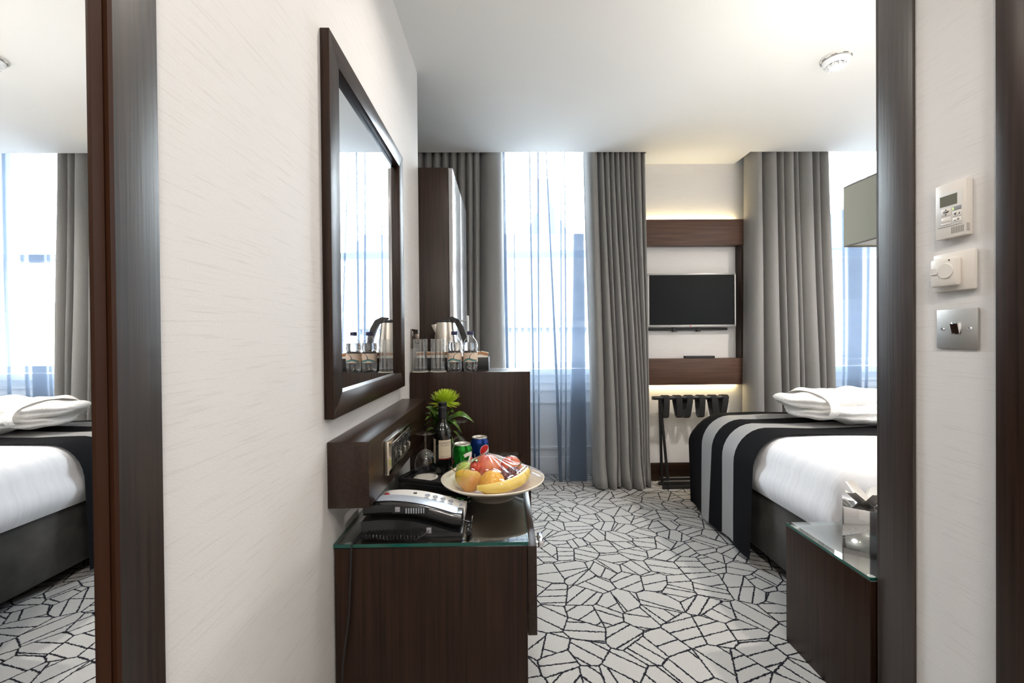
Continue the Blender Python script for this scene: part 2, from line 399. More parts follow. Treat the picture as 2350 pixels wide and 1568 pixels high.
def strip_poly(pts, w, m=40, k=6):
    """a ribbon along a smooth line, cut finely enough to lie on a curved surface"""
    P = [Vector((x, y)) for x, y in pts]; n = len(P); out = []
    for i in range(m + 1):
        s = i/m*(n - 1); a = min(int(s), n - 2); f = s - a
        p0, p1, p2, p3 = P[max(a-1, 0)], P[a], P[a+1], P[min(a+2, n-1)]
        out.append(0.5*(2*p1 + (p2 - p0)*f + (2*p0 - 5*p1 + 4*p2 - p3)*f*f + (3*p1 - p0 - 3*p2 + p3)*f**3))
    b = B(); R = []
    for i, p in enumerate(out):
        t = (out[min(i+1, m)] - out[max(i-1, 0)]).normalized(); ww = w(i/m) if callable(w) else w
        R.append([b.bm.verts.new((p.x - t.y*ww*(j/k - 0.5), p.y + t.x*ww*(j/k - 0.5), 0)) for j in range(k + 1)])
    for i in range(m):
        for j in range(k): b.bm.faces.new((R[i][j], R[i][j+1], R[i+1][j+1], R[i+1][j]))
    return b
def ell_poly(cx, cy_, rx, ry, n=32): return [(cx + rx*math.cos(2*PI*k/n), cy_ + ry*math.sin(2*PI*k/n)) for k in range(n)]

# ================================================================ SETTING
YW = 3.23; YC = 3.02            # window wall, front of the curtain recess
struct('floor', B().box(-1.2, 3.5, -1.6, 3.62, -0.1, 0), 'carpet')
ce = B().box(-1.2, 3.5, -1.6, YC, CEIL, CEIL + 0.55).box(1.0, 1.735, YC, YW + 0.1, CEIL, CEIL + 0.55)
ce.box(-1.2, 1.0, YC, 3.62, CEIL + 0.46, CEIL + 0.55).box(1.735, 3.5, YC, 3.62, CEIL + 0.46, CEIL + 0.55)
struct('ceiling', ce, 'ceiling_paint')
struct('wall_left', B().box(WL - 0.25, WL, -1.6, 2.12, 0, CEIL), 'wallpaper')
struct('wall_alcove', B().box(-1.2, -0.93, 2.12, 3.62, 0, CEIL + 0.46).box(-1.2, WL - 0.25, 2.02, 2.12, 0, CEIL), 'wallpaper')
struct('wall_right', B().box(WR, WR + 0.20, -1.6, 1.14, 0, CEIL), 'wallpaper')
struct('wall_wing', B().box(WR + 0.20, 3.5, 1.0, 1.14, 0, CEIL), 'wallpaper')
struct('wall_headboard', B().box(3.38, 3.5, 1.14, 3.62, 0, CEIL + 0.46), 'wallpaper')
struct('wall_back', B().box(WL, WR, -1.75, -1.6, 0, CEIL), 'plain_paint')
W1 = (-0.48, 0.88); W2 = (2.00, 3.32)
ww = B()
for a, b_ in ((-0.93, W1[0]), (W1[1], W2[0]), (W2[1], 3.4)): ww.box(a, b_, YW, 3.62, 0, CEIL + 0.46)
for a, b_ in (W1, W2): ww.box(a, b_, YW, 3.62, 2.76, CEIL + 0.46)
struct('wall_window', ww, 'wallpaper')
bb = B()
bb.box(0.89, 2.0, YW - 0.018, YW, 0, 0.135, 0.003)
struct('baseboard_window', bb, 'wood_x')
struct('baseboard_wing', B().box(1.47, 3.38, 1.14, 1.155, 0, 0.10), 'wood_x')

def window(n, x0, x1):
    t = thing('window_%d' % n, None, None, ((x0 + x1) / 2, 3.5, 0), kind='structure')
    ys = 3.56
    f = B().box(x0, x0 + 0.06, ys - 0.06, ys + 0.06, 0.80, 2.76).box(x1 - 0.06, x1, ys - 0.06, ys + 0.06, 0.80, 2.76)
    f.box(x0 + 0.06, x1 - 0.06, ys - 0.06, ys + 0.06, 2.70, 2.76)
    part(t, 'frame', f, 'white_gloss')
    a, b_ = x0 + 0.06, x1 - 0.06
    for nm, z0, z1, y0 in (('upper_sash', 1.735, 2.70, ys + 0.005), ('lower_sash', 0.84, 1.785, ys - 0.045)):
        s = B().box(a, a + 0.045, y0, y0 + 0.04, z0, z1).box(b_ - 0.045, b_, y0, y0 + 0.04, z0, z1)
        s.box(a + 0.045, b_ - 0.045, y0, y0 + 0.04, z1 - 0.05, z1).box(a + 0.045, b_ - 0.045, y0, y0 + 0.04, z0, z0 + 0.05)
        so = part(t, nm, s, 'white_gloss')
        part(so, 'pane', B().box(a + 0.045, b_ - 0.045, y0 + 0.017, y0 + 0.023, z0 + 0.05, z1 - 0.05), 'pane_glass')
    part(t, 'window_sill', B().box(x0, x1, 3.36, ys - 0.05, 0.79, 0.84, 0.006), 'white_gloss')
    ap = B().box(x0, x1, 3.42, 3.48, 0, 0.79)
    part(t, 'apron', ap, 'white_gloss')
    for z0, z1 in ((0.66, 0.74), (0.20, 0.58)):
        p = B(); p.box(x0 + 0.1, x1 - 0.1, 3.405, 3.42, z0, z0 + 0.02, 0.003).box(x0 + 0.1, x1 - 0.1, 3.405, 3.42, z1 - 0.02, z1, 0.003)
        p.box(x0 + 0.1, x0 + 0.12, 3.405, 3.42, z0 + 0.02, z1 - 0.02).box(x1 - 0.12, x1 - 0.1, 3.405, 3.42, z0 + 0.02, z1 - 0.02)
        part(t, 'panel_moulding', p, 'white_gloss')
    part(t, 'skirting', B().box(x0, x1, 3.40, 3.42, 0, 0.14, 0.003), 'white_gloss')
window(1, *W1); window(2, *W2)
# wooden linings of the passage
t = thing('trim_1', None, None, (WL, 0.48, 0), kind='structure')
part(t, 'lining', B().box(WL, WL + 0.008, 0.440, 0.523, 0, CEIL, 0.001), 'wood_jamb')
t = thing('trim_2', None, None, (WR, 1.09, 0), kind='structure')
part(t, 'lining', B().box(WR - 0.008, WR, 1.043, 1.14, 0, CEIL, 0.001), ['wood_jamb'])
part(t, 'return_board', B().box(WR - 0.008, WR + 0.20, 1.14, 1.146, 0, CEIL), 'wood_jamb')
t = thing('door_1', None, None, (WR, 0.45, 0), kind='structure')
part(t, 'architrave', B().box(WR - 0.022, WR, 0.795, 0.853, 0, 2.2, 0.002), 'wood_z')
part(t, 'door_leaf', B().box(WR - 0.006, WR, 0.05, 0.795, 0, 2.12), 'wood_z')
part(t, 'head_architrave', B().box(WR - 0.022, WR, 0.0, 0.795, 2.12, 2.2, 0.002), 'wood_y')
part(t, 'architrave', B().box(WR - 0.022, WR, -0.01, 0.05, 0, 2.12, 0.002), 'wood_jamb')

# ================================================================ OUTSIDE
def far_window(par, x0, x1, y, z0, z1, nx, nz):
    f = part(par, 'window', B().box(x0, x1, y - 0.06, y, z0, z1), 'stucco')
    dx, dz = (x1 - x0) / nx, (z1 - z0) / nz
    for i in range(nx):
        for j in range(nz):
            part(f, 'pane', B().box(x0 + i*dx + 0.03, x0 + (i+1)*dx - 0.03, y - 0.08, y - 0.06, z0 + j*dz + 0.03, z0 + (j+1)*dz - 0.03), 'far_window')
Y0 = 14.0
t = thing('terrace_house', 'white stucco house with dentil cornice across the street', 'building', (1.5, Y0, -6))
part(t, 'wall', B().box(-5.0, 4.1, Y0, Y0 + 5, -6, 3.9), 'stucco')
co = B().box(-5.0, 4.1, Y0 - 0.35, Y0, 1.42, 1.62)
part(t, 'cornice', co, 'stucco')
den = B()
for i in range(45): den.box(-5.0 + i*0.2, -4.9 + i*0.2, Y0 - 0.22, Y0, 1.24, 1.42)
part(t, 'dentils', den, 'stucco')['kind'] = 'stuff'
part(t, 'parapet', B().box(-5.0, 4.1, Y0 - 0.2, Y0, 3.9, 4.2), 'stucco')
for x in (-3.2, -1.3, 0.32, 2.3): far_window(t, x, x + 0.75, Y0, 1.75, 2.95, 1, 2)
for x in (-3.2, -1.3, 0.32, 2.3): far_window(t, x, x + 0.75, Y0, -1.0, 0.35, 3, 2)
rf = B().prism([(Y0 + 0.2, 3.9), (Y0 + 1.2, 4.75), (Y0 + 5, 4.75), (Y0 + 5, 3.9)], 'x', -5.0, 4.1)
part(t, 'mansard_roof', rf, 'slate')
t = thing('gabled_roof_house', 'steep slate gable with a brick chimney beyond the white house', 'building', (0.6, 20, -6))
part(t, 'gable', B().prism([(0.2, 4.5), (3.8, 4.5), (1.95, 7.7)], 'y', 20, 24), 'slate')
part(t, 'wall', B().box(0.4, 3.6, 20.1, 23.8, -6, 4.5), 'stucco_dim')
part(t, 'chimney', B().box(1.55, 2.05, 19.6, 20.0, 4.5, 8.3), 'far_brick')
t = thing('brick_house', 'brown brick house with sash windows seen through the bedside sheer', 'building', (8.9, 13, -6))
part(t, 'wall', B().box(8.2, 9.6, 11.0, 18, -6, 3.3), 'far_brick')
part(t, 'roof', B().prism([(8.0, 3.3), (9.8, 3.3), (8.9, 4.4)], 'y', 10.8, 18.2), 'slate')
far_window(t, 8.5, 9.2, 11.0, 0.6, 2.0, 2, 4); far_window(t, 8.5, 9.2, 11.0, -1.6, -0.2, 2, 4)
struct('street', B().box(-30, 40, 3.9, 60, -6.2, -6), 'tarmac')

# ================================================================ BUILT-IN MIRROR AND WALL MIRROR
t = thing('sliding_mirror_door', 'tall mirrored wardrobe door with a thin brown frame beside the passage', 'mirror', (-0.40, 0.0, 0))
MX = -0.39
part(t, 'frame', B().box(WL, MX + 0.004, 0.4292, 0.4345, 0.0, CEIL - 0.01), 'wood_edge')
part(t, 'frame', B().box(WL, MX + 0.002, 0.4135, 0.4255, 0.0, CEIL - 0.01), 'wood_edge')
part(t, 'groove', B().box(WL, MX - 0.004, 0.4255, 0.4292, 0.0, CEIL - 0.01), 'shadow_gap')
part(t, 'glass', B().box(WL, MX, -0.9, 0.4135, 0.02, CEIL - 0.02), 'mirror')
t = thing('wall_mirror', 'dark wood framed mirror hung above the dressing desk', 'mirror', (WL, 1.36, 1.35))
fx = WL + 0.022; y0, y1, z0, z1, fw = 1.0, 1.71, 0.896, 1.797, 0.057
for nm, poly in (('stile', [(y0, z0), (y0, z1), (y0 + fw, z1 - fw), (y0 + fw, z0 + fw)]), ('stile', [(y1, z0), (y1, z1), (y1 - fw, z1 - fw), (y1 - fw, z0 + fw)]),
                 ('rail', [(y0, z0), (y1, z0), (y1 - fw, z0 + fw), (y0 + fw, z0 + fw)]), ('rail', [(y0, z1), (y1, z1), (y1 - fw, z1 - fw), (y0 + fw, z1 - fw)])):
    part(t, nm, B().prism(poly, 'x', WL + 0.0005, fx, 0.0012), 'wood_z' if nm == 'stile' else 'wood_y')
part(t, 'glass', B().box(WL + 0.0005, WL + 0.006, y0 + fw - 0.004, y1 - fw + 0.004, z0 + fw - 0.004, z1 - fw + 0.004), 'mirror')

# ================================================================ DRESSING UNIT
DZ = 0.588                                     # top of the desk glass
t = thing('dressing_desk', 'low dark wood dressing desk with a glass top and one drawer', 'desk', (-0.18, 1.45, 0))
part(t, 'side_panel', B().box(WL + 0.004, 0.048, 1.04, 1.065, 0, 0.577, 0.0015), 'wood_z')
part(t, 'side_panel', B().box(WL + 0.004, 0.048, 1.845, 1.87, 0, 0.577, 0.0015), 'wood_z')
part(t, 'top', B().box(WL + 0.004, 0.048, 1.066, 1.844, 0.552, 0.577), 'wood_x')
part(t, 'carcass', B().box(WL + 0.004, 0.03, 1.066, 1.844, 0.36, 0.551), 'wood_y')
d = part(t, 'drawer', B().box(0.049, 0.072, 1.05, 1.86, 0.352, 0.572, 0.0015), 'wood_y')
part(d, 'knob', B().tube([(0.072, 1.12, 0.548), (0.082, 1.12, 0.548)], 0.005).box(0.080, 0.094, 1.105, 1.16, 0.54, 0.556, 0.002), 'chrome', 'chrome pull')
g = part(t, 'glass_top', B().box(WL + 0.004, 0.05, 1.04, 1.87, 0.580, DZ), 'table_glass')
part(g, 'polished_edge', B().box(WL + 0.004, 0.05, 1.0385, 1.04, 0.580, DZ).box(0.05, 0.0512, 1.04, 1.87, 0.580, DZ).box(WL + 0.002, WL + 0.004, 1.04, 1.87, 0.580, DZ), 'glass_edge', 'green glass edge')
for x, y in ((WL + 0.03, 1.06), (0.028, 1.06)): part(g, 'clear_pad', B().lathe([(0, 0.577), (0.009, 0.577), (0.009, 0.580), (0, 0.580)], x, y, 16), 'plastic_white2')

t = thing('power_bar', 'dark wood wall box carrying the metal socket plate above the desk', 'shelf', (WL, 1.38, 0.685))
part(t, 'box', B().box(WL + 0.001, -0.322, 1.012, 1.745, 0.685, 0.841, 0.0015), 'wood_y')
t = thing('socket_plate', 'chrome multi socket plate set into the dark wood wall box', 'socket', (-0.322, 1.27, 0.77))
part(t, 'frame', B().box(-0.322, -0.308, 1.135, 1.40, 0.722, 0.812, 0.003), 'socket_chrome')
part(t, 'insert', B().box(-0.308, -0.3065, 1.16, 1.378, 0.735, 0.80), 'bronze_plate')
for y in (1.185, 1.24, 1.295, 1.35):
    m_ = part(t, 'module', B().box(-0.3065, -0.305, y - 0.022, y + 0.022, 0.742, 0.793, 0.001), 'black_plastic')
    if y > 1.2:
        part(m_, 'pin_hole', B().box(-0.305, -0.3045, y - 0.003, y + 0.003, 0.775, 0.785), 'shadow_gap')
        part(m_, 'switch_rocker', B().box(-0.305, -0.300, y - 0.007, y + 0.007, 0.748, 0.762, 0.001), 'socket_chrome')

HX1, HY0, HY1, HZ = 0.106, 1.88, 2.115, 0.935
t = thing('minibar_cabinet', 'tall dark wood minibar cabinet carrying the kettle tray', 'cabinet', (-0.16, 2.0, 0))
part(t, 'side_panel', B().box(WL + 0.004, HX1, HY0, HY0 + 0.025, 0, HZ, 0.0015), 'wood_z')
part(t, 'side_panel', B().box(WL + 0.004, HX1, HY1 - 0.025, HY1, 0, HZ, 0.0015), 'wood_z')
part(t, 'top', B().box(WL + 0.004, HX1, HY0 + 0.026, HY1 - 0.026, HZ - 0.025, HZ), 'wood_x')
part(t, 'door', B().box(HX1 - 0.022, HX1 - 0.002, HY0 + 0.027, HY1 - 0.027, 0.06, HZ - 0.028), 'wood_z')
part(t, 'plinth', B().box(WL + 0.004, HX1 - 0.03, HY0 + 0.027, HY1 - 0.027, 0, 0.06), 'wood_y')

t = thing('wardrobe', 'tall dark wood wardrobe with two satin grey doors beside the window', 'wardrobe', (-0.58, 2.5, 0))
wx = -0.277
part(t, 'side_panel', B().box(-0.90, wx, 2.14, 2.162, 0, 1.927, 0.001), 'wood_z')
part(t, 'side_panel', B().box(-0.90, wx, 2.868, 2.89, 0, 1.927, 0.001), 'wood_z')
part(t, 'top', B().box(-0.90, wx, 2.163, 2.867, 1.905, 1.927), 'wood_y')
part(t, 'back', B().box(-0.90, -0.885, 2.163, 2.867, 0.0, 1.904), 'wood_z')
part(t, 'base', B().box(-0.884, wx - 0.01, 2.163, 2.867, 0.0, 0.08), 'wood_y')
for a, b_, yh in ((2.142, 2.513, 2.487), (2.517, 2.888, 2.543)):
    d = part(t, 'door', B().box(wx + 0.002, wx + 0.022, a, b_, 0.082, 1.925, 0.0015), 'satin_panel', 'satin grey door')
    h = B().tube([(wx + 0.057, yh, 0.86), (wx + 0.057, yh, 1.215)], 0.006, 12)
    for z in (0.89, 1.185): h.tube([(wx + 0.022, yh, z), (wx + 0.057, yh, z)], 0.004, 8)
    part(d, 'handle', h, 'nickel', 'brushed bar handle')

# ================================================================ NICHE: SHELVES, TELEVISION, RACK
t = thing('niche_shelf_unit', 'brown wood wall unit of two box shelves joined by an upright around the television', 'shelf', (1.38, YW, 0.727))
part(t, 'upper_shelf', B().box(1.0, 1.765, 3.15, YW - 0.001, 1.755, 1.943, 0.002), 'wood_shelf')
lo = part(t, 'lower_shelf', B().box(1.0, 1.765, 3.15, YW - 0.001, 0.727, 0.921, 0.002), 'wood_shelf')
part(t, 'upright', B().box(1.737, 1.752, 3.152, YW - 0.001, 0.922, 1.754), 'wood_z')
part(t, 'led_strip', B().box(1.01, 1.73, 3.205, 3.222, 1.9435, 1.948), 'led_warm', 'glowing strip light')
part(t, 'led_strip', B().box(1.01, 1.73, 3.205, 3.222, 0.722, 0.7265), 'led_warm', 'glowing strip light')
t = thing('television', 'flat television with a thin silver frame hanging in the niche', 'television', (1.375, 3.18, 1.153))
x0, x1, zb, zt = 1.052, 1.706, 1.153, 1.549
part(t, 'body', B().box(x0 + 0.01, x1 - 0.01, 3.185, 3.205, zb + 0.01, zt - 0.01), 'black_matt')
fr = B().box(x0, x1, 3.165, 3.185, zt - 0.012, zt, 0.001).box(x0, x1, 3.165, 3.185, zb, zb + 0.016, 0.001)
fr.box(x0, x0 + 0.010, 3.165, 3.185, zb + 0.016, zt - 0.012).box(x1 - 0.010, x1, 3.165, 3.185, zb + 0.016, zt - 0.012)
part(t, 'bezel', fr, 'tv_frame')
part(t, 'screen', B().box(x0 + 0.010, x1 - 0.010, 3.170, 3.184, zb + 0.016, zt - 0.012), 'tv_screen')
lg = B(); lg.prism(ell_poly(1.368, zb + 0.008, 0.005, 0.005, 20), 'y', 3.1643, 3.165); part(t, 'logo_badge', lg, 'red')
tx = text_bm('LG', 0.013); tx.xf(Matrix.Translation((1.384, 3.1645, zb + 0.008)) @ Matrix.Rotation(PI/2, 4, 'X')); part(t, 'logo_letters', tx, 'can_white')
sb = part(t, 'wall_bracket', B().box(x0 + 0.004, x1 - 0.045, 3.20, 3.225, zb - 0.024, zb - 0.008, 0.002).box(1.25, 1.275, 3.195, 3.225, zb - 0.034, zb - 0.006).box(1.43, 1.455, 3.195, 3.225, zb - 0.034, zb - 0.006), 'black_matt')
t = thing('remote_control', 'black remote control lying on the lower niche shelf', 'remote', (1.43, 3.175, 0.921))
part(t, 'body', B().box(1.325, 1.545, 3.158, 3.196, 0.9212, 0.939, 0.003), 'black_matt')
for i in range(6): part(t, 'button', B().box(1.345 + i*0.03, 1.360 + i*0.03, 3.170, 3.184, 0.939, 0.941), 'plastic_grey')

t = thing('luggage_rack', 'folded black luggage rack with hanging straps under the niche shelf', 'luggage rack', (1.29, 3.08, 0))
rx0, rx1 = 1.068, 1.582
for k, (yt, yb, z) in enumerate(((3.065, 3.125, 0.645), (3.105, 3.045, 0.640))):
    part(t, 'top_bar', B().tube([(rx0 - 0.01, yt, z), (rx1 + 0.01, yt, z)], 0.014, 12), 'rack_black')
    for x in (rx0 + 0.03 + k*0.018, rx1 - 0.03 - k*0.018):
        dx = 0.035 if x < 1.3 else -0.035
        part(t, 'leg', B().tube([(x, yt, z), (x + dx, yb, 0.012)], 0.010, 10), 'rack_black')
    part(t, 'foot_bar', B().tube([(rx0 + 0.05, yb, 0.05), (rx1 - 0.05, yb, 0.05)], 0.010, 10), 'rack_black')
    part(t, 'foot_bar', B().box(rx0 + 0.04, rx1 - 0.04, yb - 0.012, yb + 0.012, 0.0, 0.022, 0.002), 'rack_black')
for i in range(6):
    x = rx0 + 0.075 + i*0.085
    def st(u, v, x=x, i=i):
        pts = [(3.090, 0.663), (3.062, 0.664), (3.045, 0.648), (3.043, 0.62), (3.050, 0.56), (3.060, 0.512), (3.083, 0.498), (3.106, 0.512), (3.116, 0.56), (3.126, 0.62), (3.123, 0.648), (3.108, 0.660), (3.090, 0.661)]
        k = v * (len(pts) - 1); a = min(int(k), len(pts) - 2); f_ = k - a
        y = pts[a][0]*(1-f_) + pts[a+1][0]*f_; z = pts[a][1]*(1-f_) + pts[a+1][1]*f_
        return (x + (u - 0.5)*0.042 + (0.664 - z)*0.12*math.sin(i*2.1), y, z + (0.004*math.sin(i*3) if z < 0.55 else 0))
    part(t, 'strap', B().grid(st, 3, 25), 'strap_black')

# ================================================================ CURTAINS
def smooth(a): return a*a*(3 - 2*a)
def curtain(name, label, xt0, wt, xb0, wb, yc, amp, zt=CEIL + 0.36, zb=0.005, flip=1):
    n = len(wt); Q = 10
    def prof(ws, x0, u):
        k = u * n; i = min(int(k), n - 1); f_ = k - i
        x = x0 + sum(ws[:i]) + ws[i]*f_
        a = amp * min(1.0, 0.45 + ws[i]/0.09)
        return x, yc - a * (max(0.0, math.sin(PI*f_)) ** 0.55)
    def fn(u, v):
        s = v
        a = prof(wt, xt0, u); b = prof(wb, xb0, u); w = smooth(s)
        x = a[0]*(1-w) + b[0]*w; y = a[1]*(1-w) + b[1]*w
        z = zt + (zb - zt)*s
        if s > 0.93:
            q = (s - 0.93)/0.07; y += -0.030*q*q*(0.4 + 0.6*math.sin(u*n*1.7 + 1)**2); x += 0.012*q*math.sin(u*n*2.3)
            z += 0.012*q*(math.sin(u*n*3.1)*0.5 + 0.5)
        y += 0.006*math.sin(9*s + u*14)*s
        return (x, y, z)
    b = B().grid(fn, n*Q + 1, 40)
    o = single(name, b, 'curtain_cloth', label, 'curtain', loc=(xt0, yc, 0), group='heavy grey curtains', ang=60)
    md = o.modifiers.new('thickness', 'SOLIDIFY'); md.thickness = 0.004; md.offset = 1
    return o
m_ = 3.10 / F_PX
def px(l): return [v*m_ for v in l]
curtain('curtain', 'grey curtain hanging behind the wardrobe at the left of the first window', -0.70, px([22, 20, 20, 20, 18, 18, 20, 16, 14, 52]), -0.74, px([24, 22, 20, 22, 20, 18, 20, 16, 14, 58]), 3.14, 0.085)
curtain('curtain', 'grey curtain between the first window and the television', (1345-1160)*m_, px([30, 12, 13, 11, 12, 12, 11, 9, 18, 10]), (1360-1160)*m_, px([30, 26, 6, 22, 7, 18, 6, 6, 6, 4]), 3.145, 0.105)
curtain('curtain', 'grey curtain right of the television hanging behind the bed', (1723-1160)*m_, px([30, 34, 12, 24, 10, 36, 12, 22]), (1716-1160)*m_, px([44, 40, 12, 30, 10, 38, 10, 24]), 3.145, 0.11)
curtain('curtain', 'grey curtain at the far right window corner by the bed head', 3.16, px([14, 12, 14, 12, 14]), 3.14, px([16, 13, 14, 13, 16]), 3.145, 0.085)

ms = 3.22 / F_PX
def sheer(name, label, x0, x1, pleats, yc, loc):
    """pleats: (x_top, x_bottom, w_top, w_bottom): spots where the net doubles back over itself"""
    pl = sorted(pleats)
    def row(s):
        pts = []; cur = x0
        def run(a, b_):
            n = 6
            for k in range(n):
                f_ = k/n; pts.append((a + (b_ - a)*f_, yc + 0.012*math.sin(a*23 + f_*PI*2)*math.sin(f_*PI)))
        for xt, xb, wt, wb in pl:
            xp = xt + (xb - xt)*s; w = wt + (wb - wt)*s
            run(cur, xp + w); pts.append((xp + w, yc))
            for lay in range(11 if wt < 10*ms else 8 - 1):                       # the net is gathered into a narrow many-layered fold
                a_, b_ = (xp + w, xp) if lay % 2 == 0 else (xp, xp + w)
                pts.append((a_ + (b_ - a_)*0.06, yc - 0.0022*lay - 0.0007)); pts.append((a_ + (b_ - a_)*0.94, yc - 0.0022*lay - 0.0015))
            cur = xp
        run(cur, x1); pts.append((x1, yc))
        return pts
    rows = 30; b = B(); R = []
    for j in range(rows):
        s = j/(rows - 1); z = CEIL + 0.36 - s*(CEIL + 0.36 - 0.01)
        R.append([b.bm.verts.new((x, y + 0.02*math.sin(s*5 + x*6)*s, z)) for x, y in row(s)])
    for j in range(rows - 1):
        for i in range(len(R[0]) - 1): b.bm.faces.new((R[j][i], R[j+1][i], R[j+1][i+1], R[j][i+1]))
    return single(name, b, 'sheer', label, 'sheer curtain', loc=loc, group='sheer window nets', ang=60)
ms = 3.22 / F_PX
def sp(*a): return [((p - 1160)*ms, (q - 1160)*ms, w*ms, v*ms) for p, q, w, v in a]
S1 = sp((1000, 1002, 8, 8), (1040, 1045, 6, 8), (1085, 1090, 8, 8), (1131, 1146, 3, 7), (1153, 1163, 9, 7), (1182, 1180, 1.5, 3), (1216, 1222, 3, 5), (1236, 1232, 4, 3), (1252, 1280, 1.5, 8), (1289, 1282, 1.5, 4), (1297, 1294, 2, 4), (1322, 1302, 16, 44), (1360, 1366, 14, 14))
sheer('sheer_curtain', 'see through blue grey net hanging across the first window', -0.62, 0.98, S1, 3.195, (0.2, 3.195, 0))
S2 = sp((1880, 1890, 4, 6), (1903, 1910, 2, 1.5), (1933, 1935, 2.5, 3), (1944, 1944, 36, 40), (1992, 1990, 3, 4), (2030, 2032, 3, 3), (2062, 2060, 3, 4), (2085, 2080, 14, 12), (2130, 2128, 3, 4), (2168, 2165, 5, 6))
sheer('sheer_curtain', 'see through blue grey net across the window beyond the bed', 1.93, 3.36, S2, 3.195, (2.6, 3.195, 0))

# ================================================================ BED
BX0, BX1, BY0, BY1, BT = 1.20, 3.22, 1.53, 2.72, 0.60
t = thing('bed', 'double bed with white duvet and dark suede divan base', 'bed', (2.2, 2.11, 0))
part(t, 'divan_base', B().box(BX0 + 0.01, BX1, BY0 + 0.02, BY1 - 0.02, 0.05, 0.34, 0.012), 'suede', 'dark brown suede base')
for x, y in ((BX0 + 0.06, 1.62), (BX0 + 0.06, 2.6), (3.1, 1.62), (3.1, 2.6)):
    part(t, 'castor', B().tube([(x, y - 0.012, 0.022), (x, y + 0.012, 0.022)], 0.022, 14).tube([(x, y, 0.03), (x, y, 0.055)], 0.008, 8), 'chrome')
def duvet_pt(a, yv, off=0.0, wr=1.0):
    """a: 0..1 runs from the hem of the long left face up over the edge and across the top"""
    R = 0.115; zlo = 0.335
    side = BT - R - zlo; arc = R*PI/2; top = BX1 - BX0 - R - 0.04
    L_ = side + arc + top; s = a*L_
    if s < side:
        f_ = s/side; bul = 0.035*math.sin(PI*min(1, f_*0.9 + 0.1)) ; x = BX0 - bul + 0.012*(1 - f_); z = zlo + s; n = (-1, 0)
    elif s < side + arc:
        th = (s - side)/R; bul = 0.035*math.sin(PI)*0; x = BX0 - 0.0 + R - R*math.cos(th); z = BT - R + R*math.sin(th); n = (-math.cos(th), math.sin(th))
    else:
        x = BX0 + R + (s - side - arc); z = BT + 0.008*math.sin((x - 1.2)*5 + yv*3); n = (0, 1)
    return x + n[0]*off, z + n[1]*off
def duvet(u, v):
    a = u; e = 0.10
    yv = BY0 + (BY1 - BY0)*v
    x, z = duvet_pt(a, yv)
    # round off the near and far long edges
    dn = min(yv - BY0, BY1 - yv)
    if dn < e:
        q = 1 - dn/e; z -= (1 - math.sqrt(max(0, 1 - q*q)))*e*min(1, max(0, (z - 0.36)/0.2))
    return (x, yv, z)
dv = B().grid(duvet, 60, 50)
# near and far drop of the duvet
for yy in (BY0, BY1):
    def skirt(u, v, yy=yy):
        x, z = duvet_pt(u, yy); z = max(z - 0.10*min(1, max(0, (z - 0.36)/0.2)), 0.335)
        return (x, yy, 0.335 + (z - 0.335)*v)
    dv.grid(skirt, 60, 6)
bmesh.ops.remove_doubles(dv.bm, verts=dv.bm.verts, dist=1e-4)
part(t, 'duvet', dv, 'linen', 'white duvet', ang=70)
part(t, 'headboard', B().box(3.225, 3.375, BY0 - 0.05, BY1 + 0.05, 0, 1.15, 0.01), 'suede')
RY0 = 2.005
t = thing('bed_runner', 'black and grey striped throw draped over the far half of the bed', 'throw', (1.17, RY0, 0))
def runner(u, v):
    yv = v*0.71; s = u
    drop = 0.30
    if s < 0.30:
        f_ = s/0.30; z = 0.03 + f_*(0.44 - 0.03)
        x = BX0 - 0.044 - 0.012*math.sin(yv*17 + 0.6)*(1 - f_) - 0.010*(1 - f_) + 0.03*(1-f_)*smooth(min(1, max(0, (yv-0.55)/0.16)))
        yv = yv + 0.02*(1 - f_)*math.sin(yv*20)
    else:
        k = (s - 0.30)/0.70
        R = 0.13; th_end = 0.16
        if k < th_end:
            th = k/th_end*PI/2; x = BX0 - 0.044 + 0.17*(1 - math.cos(th)); z = 0.44 + (BT + 0.014 - 0.44)*math.sin(th)
        else:
            x = BX0 + 0.126 + (k - th_end)/(1 - th_end)*1.3; z = BT + 0.014 + 0.006*math.sin(x*6 + yv*9) * min(1, (x - 1.29)*4)
    q = yv - 0.60
    if q > 0 and z > 0.3: z -= q*q*5*min(1, (z - 0.3)/0.3)
    return (x, RY0 + yv, z)
part(t, 'cloth', B().grid(runner, 72, 60), 'runner_cloth', ang=75)

t = thing('folded_bathrobe', 'fluffy white folded bathrobe lying on the striped throw', 'bathrobe', (1.84, 2.33, BT + 0.02))
def robe(c, r, seed):
    rnd = random.Random(seed); ph = [rnd.uniform(0, 6) for _ in range(9)]
    def f(d):
        def se(v, p): return math.copysign(abs(v)**p, v)
        x, y, z = se(d.x, 0.75)*r[0], se(d.y, 0.6)*r[1], se(d.z, 0.75)*r[2]
        taper = 1 - 0.30*max(0, -d.x)**2; z *= taper; y *= 1 - 0.18*max(0, -d.x)**2
        w = 0.008*math.sin(x*26 + ph[0] + y*9) + 0.006*math.sin(y*31 + x*12 + ph[1]) + 0.005*math.sin(x*47 - y*21 + ph[2])
        z += w*(0.5 + 0.5*abs(d.z)); y += 0.006*math.sin(x*30 + ph[3])
        g = math.exp(-((z - 0.006*math.sin(x*8))/0.010)**2)*0.02
        y -= math.copysign(g, d.y)*(1 if abs(d.y) > 0.1 else 0)
        return Vector((x, y, z))
    return B().blob(c, r, f, 72, 40)
part(t, 'lower_fold', robe((1.90, 2.315, BT + 0.074), (0.36, 0.19, 0.047), 3), 'terry', ang=80)
part(t, 'upper_fold', robe((1.84, 2.34, BT + 0.128), (0.345, 0.18, 0.052), 5), 'terry', ang=80)
bl = B()
